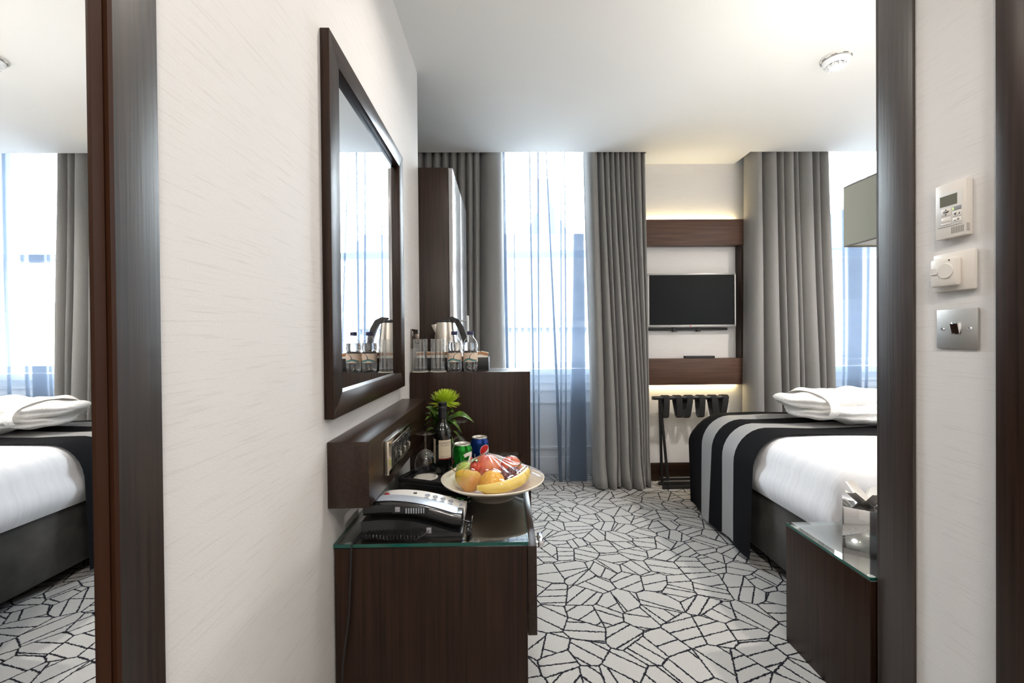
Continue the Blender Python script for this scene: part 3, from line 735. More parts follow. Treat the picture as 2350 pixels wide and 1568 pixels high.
def belt(u, v):
    th = -0.3 + u*(PI + 0.6); return (1.655 + (v - 0.5)*0.05 + 0.012*math.sin(th*2), 2.325 - 0.185*math.cos(th), BT + 0.098 + 0.082*math.sin(th))
part(t, 'belt', bl.grid(belt, 30, 4), 'terry', ang=80)
def bag(u, v): return (1.83 + u*0.16, 2.12 + v*0.05 - 0.03*math.sin(u*5), BT + 0.033 + 0.008*math.sin(u*9 + v*4) * (1 - v))
single('plastic_wrapper', B().grid(bag, 10, 6), 'film', 'clear plastic wrapper poking out under the bathrobe', 'wrapper', loc=(1.9, 2.13, BT + 0.02))

# ================================================================ BEDSIDE
NX0, NX1, NY0, NY1, NZ = 0.987, 1.43, 1.155, 1.508, 0.420
t = thing('bedside_table', 'dark wood bedside table with a glass top behind the right lining', 'table', (1.2, 1.33, 0))
part(t, 'side_panel', B().box(NX0, NX0 + 0.025, NY0, NY1, 0, NZ - 0.011, 0.0012), 'wood_z')
part(t, 'side_panel', B().box(NX1 - 0.025, NX1, NY0, NY1, 0, NZ - 0.011, 0.0012), 'wood_z')
part(t, 'top', B().box(NX0 + 0.026, NX1 - 0.026, NY0, NY1, NZ - 0.036, NZ - 0.011), 'wood_x')
part(t, 'back', B().box(NX0 + 0.026, NX1 - 0.026, NY0, NY0 + 0.015, 0.0, NZ - 0.037), 'shadow_gap')
part(t, 'shelf', B().box(NX0 + 0.026, NX1 - 0.026, NY0 + 0.016, NY1, 0.16, 0.18), 'wood_x')
g = part(t, 'glass_top', B().box(NX0, NX1, NY0, NY1, NZ - 0.008, NZ), 'table_glass')
part(g, 'polished_edge', B().box(NX0 - 0.0012, NX0, NY0, NY1, NZ - 0.008, NZ).box(NX0, NX1, NY0 - 0.0012, NY0, NZ - 0.008, NZ), 'glass_edge', 'green glass edge')
for x, y in ((NX0 + 0.022, NY0 + 0.022), (NX0 + 0.022, NY1 - 0.022)): part(g, 'clear_pad', B().lathe([(0, NZ - 0.011), (0.009, NZ - 0.011), (0.009, NZ - 0.008), (0, NZ - 0.008)], x, y, 16), 'plastic_white2')
t = thing('tissue_box', 'mirrored chrome tissue box standing on the bedside glass', 'tissue box', (1.135, 1.335, NZ), math.radians(-38))
s_ = 0.065
part(t, 'box', B().box(-s_, s_, -s_, s_, 0, 0.128, 0.0015), 'chrome', local=True)
def tiss(k):
    def f(u, v):
        a = k*1.3; w = 0.05*(1 - 0.3*v)
        r = 0.01 + 0.05*v
        return (math.cos(a)*r + math.cos(a + 1.6)*(u - 0.5)*w + 0.006*math.sin(u*7 + k), math.sin(a)*r + math.sin(a + 1.6)*(u - 0.5)*w, 0.128 + v*(0.055 - 0.012*(k % 2)) + 0.006*math.sin(u*5 + k))
    return f
for k in range(5): part(t, 'tissue', B().grid(tiss(k), 8, 6), 'tissue', local=True, ang=80)
t = thing('wall_lamp', 'wall lamp with a rectangular olive grey shade above the bedside table', 'lamp', (1.27, 1.146, 1.48))
lx0, lx1, ly0, ly1, lz0, lz1 = 1.152, 1.405, 1.205, 1.447, 1.382, 1.58
sh = B()
for a in (0, 1):
    pass
def wallq(x0, y0, x1, y1): sh.box(min(x0, x1) - 0.0015, max(x0, x1) + 0.0015, min(y0, y1) - 0.0015, max(y0, y1) + 0.0015, lz0, lz1)
wallq(lx0, ly0, lx0, ly1); wallq(lx1, ly0, lx1, ly1); wallq(lx0 + 0.004, ly0, lx1 - 0.004, ly0); wallq(lx0 + 0.004, ly1, lx1 - 0.004, ly1)
sd = part(t, 'shade', sh, 'lamp_shade')
tr = B()
for z in (lz0, lz1):
    for p, q in (((lx0, ly0), (lx0, ly1)), ((lx0, ly1), (lx1, ly1)), ((lx1, ly1), (lx1, ly0)), ((lx1, ly0), (lx0, ly0))): tr.tube([(p[0], p[1], z), (q[0], q[1], z)], 0.003, 6)
part(sd, 'trim', tr, 'print_grey')
part(t, 'diffuser', B().box(lx0 + 0.003, lx1 - 0.003, ly0 + 0.003, ly1 - 0.003, lz0 + 0.004, lz0 + 0.007), 'shade_inner')
part(t, 'arm', B().tube([(1.27, 1.15, 1.48), (1.27, 1.30, 1.48), (1.27, 1.32, 1.43)], 0.008, 10).box(1.23, 1.31, 1.146, 1.158, 1.42, 1.54, 0.003), 'nickel')

part(t, 'bulb', B().blob((1.28, 1.325, 1.455), (0.022, 0.022, 0.022), nu=14, nv=10), 'bulb')
l = bpy.data.lights.new('bulb_light', 'POINT'); l.energy = 28; l.color = (1.0, 0.95, 0.88); l.shadow_soft_size = 0.02
o = link('bulb_light', l); o.parent = t; o.location = (1.28 - 1.27, 1.325 - 1.146, 1.515 - 1.48)

# ================================================================ PASSAGE WALL CONTROLS
t = thing('air_conditioning_controller', 'cream wall controller with a small grey display above the key card holder', 'thermostat', (WR, 0.946, 1.295))
ya, yb, za, zb, xf_ = 0.913, 0.980, 1.296, 1.418, WR - 0.015
part(t, 'body', B().box(xf_, WR - 0.0005, ya, yb, za, zb, 0.0015), 'plastic_white')
pl = part(t, 'face_plate', B().box(xf_ - 0.0012, xf_, ya + 0.008, yb - 0.005, za + 0.026, zb - 0.020, 0.0005), 'plastic_white2')
part(pl, 'display', B().box(xf_ - 0.0018, xf_ - 0.0012, ya + 0.018, yb - 0.012, zb - 0.050, zb - 0.027), 'lcd', 'grey display')
def btn(y0, y1, z0, z1, m='plastic_white', **k): return part(pl, 'button', B().box(xf_ - 0.002, xf_ - 0.0012, y0, y1, z0, z1, 0.0004), m, **k)
Z = za
btn(0.944, 0.965, Z + 0.050, Z + 0.066); btn(0.944, 0.965, Z + 0.036, Z + 0.046); btn(0.944, 0.965, Z + 0.030, Z + 0.035)
btn(0.922, 0.940, Z + 0.058, Z + 0.066, 'plastic_grey'); btn(0.922, 0.940, Z + 0.044, Z + 0.055); btn(0.922, 0.940, Z + 0.031, Z + 0.041)
part(pl, 'indicator', B().box(xf_ - 0.0024, xf_ - 0.002, 0.9375, 0.9395, Z + 0.059, Z + 0.064), 'led_green', 'tiny green light')
def wall_text(par, name, body, size, y, z, x):
    b = text_bm(body, size, bold=0.0002); b.xf(Matrix.Translation((x, y, z)) @ Matrix.Rotation(-PI/2, 4, 'Z') @ Matrix.Rotation(PI/2, 4, 'X')); return part(par, name, b, 'print_black')
wall_text(pl, 'lettering', 'TEMP', 0.006, 0.9545, Z + 0.058, xf_ - 0.00225)
for zz, s in ((Z + 0.0635, 1), (Z + 0.0525, -1)):
    a = B(); a.prism([(0.9545 - 0.0025, zz - 0.0015*s), (0.9545 + 0.0025, zz - 0.0015*s), (0.9545, zz + 0.0015*s)], 'x', xf_ - 0.0023, xf_ - 0.002); part(pl, 'arrow', a, 'print_black')
fanm = B(); fanm.prism([(0.9285, Z + 0.0475), (0.9245, Z + 0.0475), (0.9245, Z + 0.0515)], 'x', xf_ - 0.0023, xf_ - 0.002)
for k in range(3):
    a_ = k*2.1 + 0.4; fanm.prism(ell_poly(0.9345 + 0.0017*math.cos(a_), Z + 0.0495 + 0.0017*math.sin(a_), 0.0014, 0.0014, 8), 'x', xf_ - 0.0023, xf_ - 0.002)
part(pl, 'fan_symbol', fanm, 'print_black')
mdm = B().box(xf_ - 0.0023, xf_ - 0.002, 0.926, 0.930, Z + 0.0345, Z + 0.0385).box(xf_ - 0.0023, xf_ - 0.002, 0.933, 0.937, Z + 0.034, Z + 0.036)
part(pl, 'mode_symbol', mdm, 'print_grey')
for i in range(8): part(t, 'vent_slot', B().box(xf_ - 0.0004, xf_, ya + 0.006 + i*0.0034, ya + 0.0074 + i*0.0034, Z + 0.008, Z + 0.022), 'print_grey')
for i in range(5): part(t, 'vent_slot', B().box(xf_, xf_ + 0.007, ya - 0.0004, ya, Z + 0.008 + i*0.0036, Z + 0.0095 + i*0.0036), 'print_grey')

t = thing('floor_heating_dial', 'cream wall thermostat with a round dial between controller and light switch', 'thermostat', (WR, 0.946, 1.177))
part(t, 'back_plate', B().box(WR - 0.010, WR - 0.0005, 0.902, 0.992, 1.177, 1.264, 0.004), 'plastic_white')
bd = part(t, 'body', B().box(WR - 0.024, WR - 0.010, 0.926, 0.986, 1.188, 1.252, 0.006), 'plastic_white')
part(bd, 'dial', B().tube([(WR - 0.024, 0.948, 1.222), (WR - 0.0262, 0.948, 1.222)], [0.017, 0.016], 32), 'plastic_white')
part(bd, 'slider_recess', B().prism(ell_poly(0.974, 1.224, 0.009, 0.0075, 24), 'x', WR - 0.0250, WR - 0.024), 'plastic_white2')
part(bd, 'slider', B().box(WR - 0.0262, WR - 0.0250, 0.967, 0.983, 1.2165, 1.2185, 0.0005), 'plastic_white')
part(bd, 'indicator', B().tube([(WR - 0.024, 0.941, 1.245), (WR - 0.0246, 0.941, 1.245)], 0.0017, 12), 'print_black')

t = thing('light_switch', 'brushed metal single light switch plate on the passage wall', 'light switch', (WR, 0.944, 1.049))
part(t, 'plate', B().box(WR - 0.005, WR - 0.0005, 0.900, 0.988, 1.049, 1.137, 0.0015), 'switch_steel')
part(t, 'rocker_surround', B().box(WR - 0.0065, WR - 0.005, 0.932, 0.954, 1.081, 1.107, 0.0005), 'chrome')
part(t, 'rocker', B().prism([(WR - 0.0065, 1.083), (WR - 0.008, 1.083), (WR - 0.0125, 1.104), (WR - 0.0065, 1.105)], 'y', 0.935, 0.951), 'chrome')
for y in (0.916, 0.974):
    s1 = part(t, 'screw', B().tube([(WR - 0.005, y, 1.093), (WR - 0.0065, y, 1.093)], [0.0045, 0.0035], 16), 'chrome')
    part(s1, 'slot', B().box(WR - 0.0068, WR - 0.0065, y - 0.0005, y + 0.0005, 1.0905, 1.0955), 'print_black')

t = thing('smoke_detector', 'round white smoke detector on the ceiling', 'smoke detector', (1.555, 2.0, CEIL))
sx_, sy_ = 1.555, 2.0
part(t, 'base', B().lathe([(0, CEIL), (0.062, CEIL), (0.062, CEIL - 0.008), (0.058, CEIL - 0.012), (0.050, CEIL - 0.012)], sx_, sy_, 40), 'plastic_white2')
part(t, 'collar', B().lathe([(0.048, CEIL - 0.012), (0.048, CEIL - 0.016), (0.056, CEIL - 0.018), (0.052, CEIL - 0.034), (0.040, CEIL - 0.038)], sx_, sy_, 40), 'white_gloss')
part(t, 'chamber', B().lathe([(0.032, CEIL - 0.036), (0.028, CEIL - 0.050), (0.0, CEIL - 0.052)], sx_, sy_, 32), 'white_gloss')
for k in range(10):
    a = 2*PI*k/10; c_, s_2 = math.cos(a), math.sin(a)
    b = B().box(0.029, 0.041, -0.0035, 0.0035, -0.049, -0.036); b.xf(Matrix.Translation((sx_, sy_, CEIL)) @ Matrix.Rotation(a, 4, 'Z'))
    part(t, 'fin', b, 'white_gloss')
for k in range(8):
    a = 2*PI*k/8; b = B().box(0.0565, 0.0605, -0.012, 0.012, -0.0135, -0.0115); b.xf(Matrix.Translation((sx_, sy_, CEIL)) @ Matrix.Rotation(a, 4, 'Z'))
    part(t, 'vent_slot', b, 'print_grey')

# ceiling downlights (the passage and bed ones are unseen, added to brighten the room)
def downlight(x, y, e, label, size=0.07):
    t = thing('ceiling_downlight', label, 'downlight', (x, y, CEIL), group='recessed ceiling downlights')
    part(t, 'rim', B().lathe([(0.034, CEIL - 0.001), (0.045, CEIL - 0.001), (0.045, CEIL - 0.005), (0.034, CEIL - 0.006)], x, y, 32), 'nickel')
    part(t, 'lens', B().lathe([(0, CEIL - 0.002), (0.034, CEIL - 0.002)], x, y, 32), 'lamp_warm')
    l = bpy.data.lights.new('downlight_beam', 'AREA'); l.shape = 'DISK'; l.size = size; l.energy = e; l.color = (1.0, 0.93, 0.85); l.spread = math.radians(150)
    o = link('downlight_beam', l); o.location = (0, 0, -0.008); o.parent = t
downlight(0.10, 1.30, 5, 'recessed downlight over the dressing desk')
downlight(0.30, 0.15, 6, 'added fill downlight over the passage near the mirrored door')
downlight(0.30, -0.95, 8, 'added fill downlight over the passage end')
downlight(2.45, 1.75, 30, 'added fill downlight over the bed head')


t = thing('added_fill_lamp', 'added unseen fill lamp at the passage end', 'lamp', (0.28, -0.55, CEIL))  # unseen lamp added behind the camera, fill for ceiling and walls
part(t, 'ceiling_plate', B().lathe([(0, CEIL), (0.10, CEIL), (0.10, CEIL - 0.02), (0.04, CEIL - 0.03), (0.04, CEIL - 0.08), (0, CEIL - 0.08)], 0.28, -0.55, 32), 'nickel')
part(t, 'opal_bowl', B().blob((0.28, -0.55, CEIL - 0.20), (0.14, 0.14, 0.12)), 'opal')

# ================================================================ ON THE DESK
TR = math.radians(-22); TC = (-0.1875, 1.591); TZ = DZ
def tl(u, v): return (TC[0] + u*math.cos(TR) - v*math.sin(TR), TC[1] + u*math.sin(TR) + v*math.cos(TR))
t = thing('serving_tray', 'black rectangular tray with raised rim under the wine and cans', 'tray', (TC[0], TC[1], TZ), TR)
part(t, 'floor', B().box(-0.13, 0.13, -0.17, 0.17, 0.0005, 0.006, 0.001), 'black_matt', local=True)
for a in ((-0.13, -0.125, -0.17, 0.17), (0.125, 0.13, -0.17, 0.17), (-0.125, 0.125, -0.17, -0.165), (-0.125, 0.125, 0.165, 0.17)):
    part(t, 'rim', B().box(*a, 0.006, 0.021, 0.001), 'black_plastic', local=True)
TF = TZ + 0.0063

# wine bottle
wbx, wby = -0.232, 1.578
t = thing('wine_bottle', 'dark half bottle of red wine with a cream label', 'bottle', (wbx, wby, TF))
part(t, 'glass', B().lathe([(0, 0.004), (0.02, 0.003), (0.031, 0), (0.0335, 0.004), (0.0335, 0.138), (0.0325, 0.150), (0.028, 0.164), (0.020, 0.175), (0.0155, 0.186), (0.0148, 0.20), (0.0145, 0.204)], seg=40), 'wine_dark', local=True)
part(t, 'screw_cap', B().lathe([(0.0150, 0.196), (0.0158, 0.197), (0.0158, 0.236), (0.0150, 0.237), (0.0158, 0.239), (0.0150, 0.241), (0.0158, 0.243), (0.0158, 0.254), (0.0145, 0.256), (0, 0.256)], seg=32), 'wine_cap', local=True)
def wrap(par, name, b, m, r, ang, z): return part(par, name, bend(b, r, ang, z), m, local=True, ang=80)
def rect_grid(w, h, nx=16): b = B(); b.grid(lambda u, v: ((u - 0.5)*w, (v - 0.5)*h, 0), nx, 2); return b
A0 = -PI/2 + 0.42
wrap(t, 'front_label', rect_grid(0.050, 0.066), 'label_cream', 0.0338, A0, 0.090)
wrap(t, 'label_band', rect_grid(0.050, 0.004), 'label_red', 0.0339, A0, 0.056)
wrap(t, 'back_label', rect_grid(0.032, 0.088), 'label_cream', 0.0338, A0 - 1.62, 0.082)
wrap(t, 'lettering', text_bm('CONDOR', 0.0098), 'print_black', 0.0340, A0, 0.112)
wrap(t, 'lettering', text_bm('MILLAMAN', 0.0066), 'print_black', 0.0340, A0, 0.104)
wrap(t, 'lettering', text_bm('CABERNET SAUVIGNON', 0.0036), 'print_black', 0.0340, A0, 0.064)

# upturned wine glasses on paper doilies
def wine_glass(x, y, label):
    t = thing('wine_glass', label, 'wine glass', (x, y, TF), group='upturned wine glasses on the tray')
    part(t, 'bowl', B().lathe([(0.0355, 0.002), (0.038, 0.02), (0.0385, 0.040), (0.036, 0.062), (0.028, 0.082), (0.016, 0.094), (0.005, 0.099)], seg=36), 'clear_glass', local=True)
    part(t, 'stem', B().lathe([(0.0052, 0.098), (0.0045, 0.11), (0.0042, 0.145), (0.0075, 0.152)], seg=16), 'clear_glass', local=True)
    part(t, 'foot', B().lathe([(0, 0.160), (0.01, 0.1575), (0.034, 0.157), (0.0365, 0.1555), (0.034, 0.1545), (0.01, 0.1535), (0.0075, 0.150)], seg=36), 'clear_glass', local=True)
wine_glass(-0.284, 1.518, 'upturned wine glass at the front of the tray beside the socket box')
gx, gy = tl(-0.055, 0.128)
wine_glass(gx, gy, 'upturned wine glass standing behind the wine bottle')
dl = B()
pts = []
for k in range(96):
    a = 2*PI*k/96; r = 0.0415 + 0.0016*math.sin(a*24); pts.append((-0.284 + r*math.cos(a), 1.518 + r*math.sin(a)))
dl.prism(pts, 'z', TF - 0.0001, TF + 0.0012)
single('paper_doily', dl, 'paper_white', 'white scalloped paper doily under the front wine glass', 'doily', loc=(-0.284, 1.518, TF))

# cans
def can(x, y, name, label, body):
    t = thing(name, label, 'can', (x, y, TF), group='soft drink cans on the tray')
    part(t, 'body', B().lathe([(0, 0.004), (0.022, 0.002), (0.026, 0.0), (0.0335, 0.011), (0.0345, 0.016), (0.0345, 0.099), (0.0335, 0.104), (0.0285, 0.114), (0.0280, 0.116)], seg=48), body, local=True)
    part(t, 'lid', B().lathe([(0.0280, 0.116), (0.0287, 0.118), (0.0282, 0.1195), (0.0265, 0.1185), (0.0255, 0.1155), (0, 0.1155)], seg=40), 'can_lid', local=True)
    part(t, 'ring_pull', B().prism(ell_poly(0.004, -0.002, 0.011, 0.0075, 20), 'z', 0.1157, 0.1172), 'nickel', local=True)
    return t
gcx, gcy = -0.154, 1.512
t = can(gcx, gcy, 'green_soda_can', 'green lemonade can with a large white seven on the tray', 'can_green')
AG = -PI/2 + 0.72; RC = 0.0348
wrap(t, 'numeral', strip_poly([(-0.016, 0.010), (-0.008, 0.0145), (0.0, 0.0165), (0.009, 0.017), (0.017, 0.018)], lambda s: 0.012), 'can_white', RC, AG, 0.072)
wrap(t, 'numeral', strip_poly([(0.015, 0.020), (0.010, 0.006), (0.004, -0.010), (0.000, -0.028), (-0.001, -0.045)], lambda s: 0.012 + 0.002*s), 'can_white', RC + 0.0001, AG, 0.072)
wrap(t, 'red_dot', disc_cols(0.018, -0.010, 0.012, 0.012), 'red', RC + 0.0002, AG, 0.072)
wrap(t, 'lettering', text_bm('UP', 0.012, bold=0.0004), 'can_white', RC + 0.0004, AG + 0.018/RC, 0.0622)
tb = text_bm('7UP', 0.012); tb.xf(Matrix.Rotation(PI/2, 4, 'Z')); wrap(t, 'side_lettering', tb, 'can_white', RC, -PI/2 - 0.45, 0.045)
wrap(t, 'side_dot', disc_cols(0, 0, 0.007, 0.009), 'red', RC, -PI/2 - 1.15, 0.06)
bcx, bcy = -0.100, 1.612
t = can(bcx, bcy, 'blue_cola_can', 'blue cola can with a red white and blue round emblem', 'can_blue')
AB = -PI/2 + 0.72; gR = 0.021
wrap(t, 'emblem', disc_cols(0, 0, gR + 0.0015, gR + 0.0015), 'can_white', RC, AB, 0.073)
def cap_poly(fn_lo, fn_hi, n=24):
    up = []; dn = []
    for k in range(n + 1):
        x = -gR + 2*gR*k/n; h = math.sqrt(max(0, gR*gR - x*x)); a, b_ = fn_lo(x, h), fn_hi(x, h)
        up.append((x, max(a, b_))); dn.append((x, min(a, b_)))
    b = B(); U = [b.bm.verts.new((x, y, 0)) for x, y in up]; D = [b.bm.verts.new((x, y, 0)) for x, y in dn]
    for i in range(n): b.bm.faces.new((D[i], D[i+1], U[i+1], U[i]))
    return b
wrap(t, 'emblem_red', cap_poly(lambda x, h: max(-h, min(h, -0.004 + 0.45*x + 3*x*abs(x)*8)), lambda x, h: h), 'red', RC + 0.0002, AB, 0.073)
wrap(t, 'emblem_blue', cap_poly(lambda x, h: -h, lambda x, h: min(h, max(-h, -0.010 + 0.25*x))), 'can_blue', RC + 0.0002, AB, 0.073)
tb = text_bm('pepsi', 0.013); tb.xf(Matrix.Rotation(PI/2, 4, 'Z')); wrap(t, 'side_lettering', tb, 'can_white', RC, -PI/2 - 0.5, 0.05)

# flower in a small black vase
vx, vy = tl(-0.095, 0.056)
t = thing('flower_vase', 'green chrysanthemum with dark leaves in a small glossy black vase', 'flower vase', (vx, vy, TF), TR)
vs = B(); h_ = 0.028
vs.box(-h_, h_, -h_, h_, 0.0003, 0.095, 0.003)
part(t, 'vase', vs, 'black_glossy', local=True)
FX, FY, FZ = 0.022, 0.0, 0.258
part(t, 'stem', B().tube([(0.0, 0, 0.09), (0.006, 0, 0.15), (0.02, 0, 0.20), (FX, FY, FZ - 0.02)], 0.003, 8), 'stem_green', local=True)
fl = B(); rr = random.Random(4)
for ring, (n, el, ln, wd) in enumerate(((30, -0.62, 0.062, 0.006), (34, -0.36, 0.064, 0.006), (36, -0.10, 0.064, 0.006), (36, 0.14, 0.061, 0.006), (34, 0.38, 0.056, 0.006), (30, 0.62, 0.051, 0.0055), (24, 0.86, 0.046, 0.005), (16, 1.1, 0.042, 0.005), (8, 1.35, 0.038, 0.0045))):
    for k in range(n):
        a = 2*PI*(k + 0.5*(ring % 2))/n + rr.uniform(-0.06, 0.06); e = el + rr.uniform(-0.08, 0.08); l_ = ln*rr.uniform(0.9, 1.08)
        d = Vector((math.cos(a)*math.cos(e), math.sin(a)*math.cos(e), math.sin(e)*0.85)); sd = Vector((-math.sin(a), math.cos(a), 0))
        pts = []
        for q in range(5):
            s = q/4; curl = (0.020 if ring > 1 else 0.010)*s*s
            c = Vector((FX, FY, FZ - 0.012)) + d*l_*s + Vector((0, 0, 1))*curl - d*curl*0.5*(ring > 1)
            w = wd*(0.35 + 0.65*math.sin(PI*min(1, 0.15 + s*0.80)))/2
            pts.append((c - sd*w, c + Vector((0, 0, -w*0.6)), c + sd*w))
        V = [[fl.bm.verts.new(p) for p in row] for row in pts]
        for q in range(4):
            for z in range(2): fl.bm.faces.new((V[q][z], V[q][z+1], V[q+1][z+1], V[q+1][z]))
part(t, 'petals', fl, 'petal', 'lime green petals', local=True, ang=80)['kind'] = 'stuff'
part(t, 'flower_heart', B().blob((FX, FY, FZ - 0.006), (0.022, 0.022, 0.018)), 'petal_core', local=True)
def leaf(base, tip, w, droop, tw=0.0):
    b_, e_ = Vector(base), Vector(tip); ax = e_ - b_; sd = ax.cross(Vector((0, 0, 1))).normalized()
    sd = (Matrix.Rotation(tw, 3, ax.normalized()) @ sd)
    def f(u, v):
        s = v; c = b_ + ax*s + Vector((0, 0, 1))*droop*math.sin(PI*s)
        ww = w*(math.sin(PI*min(1, s**0.75)))*(1 if s < 0.98 else 0.1)
        return c + sd*(u - 0.5)*ww*2 + Vector((0, 0, 1))*abs(u - 0.5)*ww*0.6
    return B().grid(f, 5, 9)
rr = random.Random(11)
LV = [((0.005, 0, 0.10), (-0.060, -0.02, 0.195), 0.022, 0.035), ((0.005, 0, 0.12), (-0.060, 0.03, 0.170), 0.020, 0.03), ((0.01, 0, 0.14), (0.135, 0.02, 0.165), 0.017, 0.040), ((0.01, 0, 0.12), (0.085, -0.02, 0.15), 0.020, 0.035),
      ((0.01, 0, 0.13), (0.03, -0.05, 0.19), 0.022, 0.03), ((0.0, 0, 0.13), (-0.04, -0.05, 0.175), 0.022, 0.03), ((0.01, 0, 0.10), (0.09, 0.0, 0.10), 0.018, 0.03), ((0.0, 0, 0.10), (-0.05, -0.045, 0.115), 0.018, 0.03),
      ((0.0, 0, 0.10), (0.055, 0.06, 0.18), 0.02, 0.03), ((0.0, 0, 0.11), (-0.05, 0.06, 0.19), 0.02, 0.03), ((0.012, 0, 0.20), (-0.045, 0.0, 0.272), 0.006, 0.0), ((0.0, 0, 0.1), (0.075, -0.03, 0.085), 0.014, 0.03),
      ((0.01, 0, 0.15), (-0.055, -0.02, 0.222), 0.018, 0.02), ((0.01, 0, 0.15), (0.07, -0.02, 0.205), 0.016, 0.03), ((0.0, 0, 0.11), (-0.050, -0.045, 0.150), 0.02, 0.03), ((0.01, 0, 0.12), (0.10, -0.01, 0.125), 0.016, 0.04), ((0.0, 0, 0.12), (-0.062, 0.02, 0.21), 0.014, 0.02)]
for b_, e_, w, dr in LV: part(t, 'leaf', leaf(b_, e_, w*1.15, dr, rr.uniform(-0.5, 0.5)), 'leaf', local=True, ang=80)

# fruit bowl
bx, by = -0.043, 1.345
t = thing('fruit_bowl', 'wide cream porcelain bowl of fruit overhanging the desk edge', 'bowl', (bx, by, DZ))
part(t, 'bowl', B().lathe([(0.0, 0.004), (0.055, 0.004), (0.058, 0.0005), (0.066, 0.0005), (0.070, 0.007), (0.092, 0.0215), (0.110, 0.031), (0.140, 0.046), (0.1590, 0.057), (0.1605, 0.061), (0.158, 0.0625), (0.139, 0.050), (0.108, 0.035), (0.088, 0.0245), (0.066, 0.012), (0.05, 0.008), (0, 0.008)], seg=72), 'porcelain', local=True)
def fruit(name, label, cat, c, b, m, group='fruit in the bowl'):
    t = thing(name, label, cat, c, group=group); part(t, 'flesh', b, m, local=True, ang=80); return t
z0 = DZ
def pear_fn(rad, axis):
    ax = Vector(axis).normalized()
    def f(d):
        k = d.dot(ax); return 1.0 + (0.45*max(0, k)**2.2) - 0.34*math.sqrt(max(0, 1 - k*k))*max(0, k)
    return f
tpear = fruit('pear', 'yellow red pear at the front left of the bowl', 'pear', (-0.110, 1.302, z0 + 0.063), B().blob((0, 0, 0), (0.037, 0.035, 0.033), pear_fn(1, (-0.85, 0.25, 0.45))), 'pear_skin')
part(tpear, 'stalk', B().tube([(-0.044, 0.013, 0.023), (-0.054, 0.015, 0.030), (-0.060, 0.014, 0.039)], 0.0016, 6), 'banana_tip', local=True)
tor = fruit('orange', 'round orange in the middle front of the bowl', 'orange', (-0.043, 1.278, z0 + 0.062), B().blob((0, 0, 0), (0.0385, 0.0385, 0.038)), 'orange_skin')
part(tor, 'navel', B().blob((0.02, 0.030, 0.018), (0.004, 0.004, 0.003), nu=10, nv=8), 'banana_tip', local=True)
bp_ = [(-0.042, -0.112, 0.066), (-0.010, -0.114, 0.063), (0.030, -0.106, 0.064), (0.064, -0.082, 0.067), (0.089, -0.048, 0.070), (0.104, -0.010, 0.074), (0.110, 0.018, 0.078)]
brd = [0.006, 0.0135, 0.0165, 0.017, 0.0165, 0.013, 0.006]
fine = []; fr_ = []
for i in range(len(bp_) - 1):
    for q in range(4):
        f_ = q/4; p0, p1, p2, p3 = (Vector(bp_[max(i-1, 0)]), Vector(bp_[i]), Vector(bp_[i+1]), Vector(bp_[min(i+2, len(bp_)-1)]))
        fine.append(0.5*((2*p1) + (-p0+p2)*f_ + (2*p0-5*p1+4*p2-p3)*f_**2 + (-p0+3*p1-3*p2+p3)*f_**3)); fr_.append(brd[i]*(1-f_) + brd[i+1]*f_)
fine.append(Vector(bp_[-1])); fr_.append(brd[-1])
tba = thing('banana', 'yellow banana curving along the right side of the bowl', 'banana', (bx, by, DZ), group='fruit in the bowl')
part(tba, 'peel', B().tube(fine, fr_, 7), 'banana_skin', local=True, ang=50)
part(tba, 'stalk', B().tube([fine[-1], fine[-1] + Vector((0.003, 0.012, 0.003))], [0.0055, 0.004], 7), 'banana_tip', local=True)
tp = fruit('peach', 'large red peach at the top of the fruit pile', 'peach', (-0.063, 1.388, z0 + 0.078), B().blob((0, 0, 0), (0.045, 0.042, 0.040), lambda d: 1 - 0.08*math.exp(-(d.x/0.12)**2)*max(0, d.z)), 'peach_skin')
fruit('peach', 'red peach peeping out behind the grapes', 'peach', (0.014, 1.418, z0 + 0.069), B().blob((0, 0, 0), (0.036, 0.035, 0.034), lambda d: 1 - 0.08*math.exp(-(d.x/0.12)**2)*max(0, d.z)), 'peach_skin')
fruit('green_apple', 'green apple behind the pear', 'apple', (-0.132, 1.388, z0 + 0.065), B().blob((0, 0, 0), (0.032, 0.032, 0.030), lambda d: 1 - 0.12*math.exp(-((d.x**2 + d.y**2)/0.05))*max(0, d.z)), 'green_apple_skin')
ts = fruit('strawberry', 'red strawberry with green leaves tucked beside the peach', 'strawberry', (-0.098, 1.343, z0 + 0.090), B().blob((0, 0, 0), (0.017, 0.017, 0.022), lambda d: 1 - 0.25*max(0, -d.z)), 'strawberry_skin')
cal = B()
for k in range(6):
    a = 2*PI*k/6; cal.xf(Matrix.Identity(4)); lf = leaf((0, 0, 0.019), (0.018*math.cos(a), 0.018*math.sin(a), 0.021), 0.005, 0.003); me_ = bpy.data.meshes.new('q'); lf.bm.to_mesh(me_); cal.bm.from_mesh(me_); bpy.data.meshes.remove(me_); lf.bm.free()
part(ts, 'calyx', cal, 'leaf', 'small green leaves', local=True)
tg = thing('grape_bunch', 'bunch of dark red grapes behind the banana', 'grapes', (0.018, 1.345, z0 + 0.060), group='fruit in the bowl')
rr = random.Random(9)
for k in range(22):
    a = k*2.4; r = 0.034*math.sqrt((k + 0.5)/22); z = 0.022 - 0.5*r + rr.uniform(-0.004, 0.006)
    part(tg, 'grape', B().blob((1.1*r*math.cos(a), 0.85*r*math.sin(a), z), (0.0095, 0.0095, 0.010), nu=14, nv=10), 'grape_skin', local=True)
part(tg, 'stalk', B().tube([(0, 0, 0.0), (0.01, 0.01, 0.02), (0.03, 0.02, 0.038)], 0.0015, 6), 'stem_green', local=True)
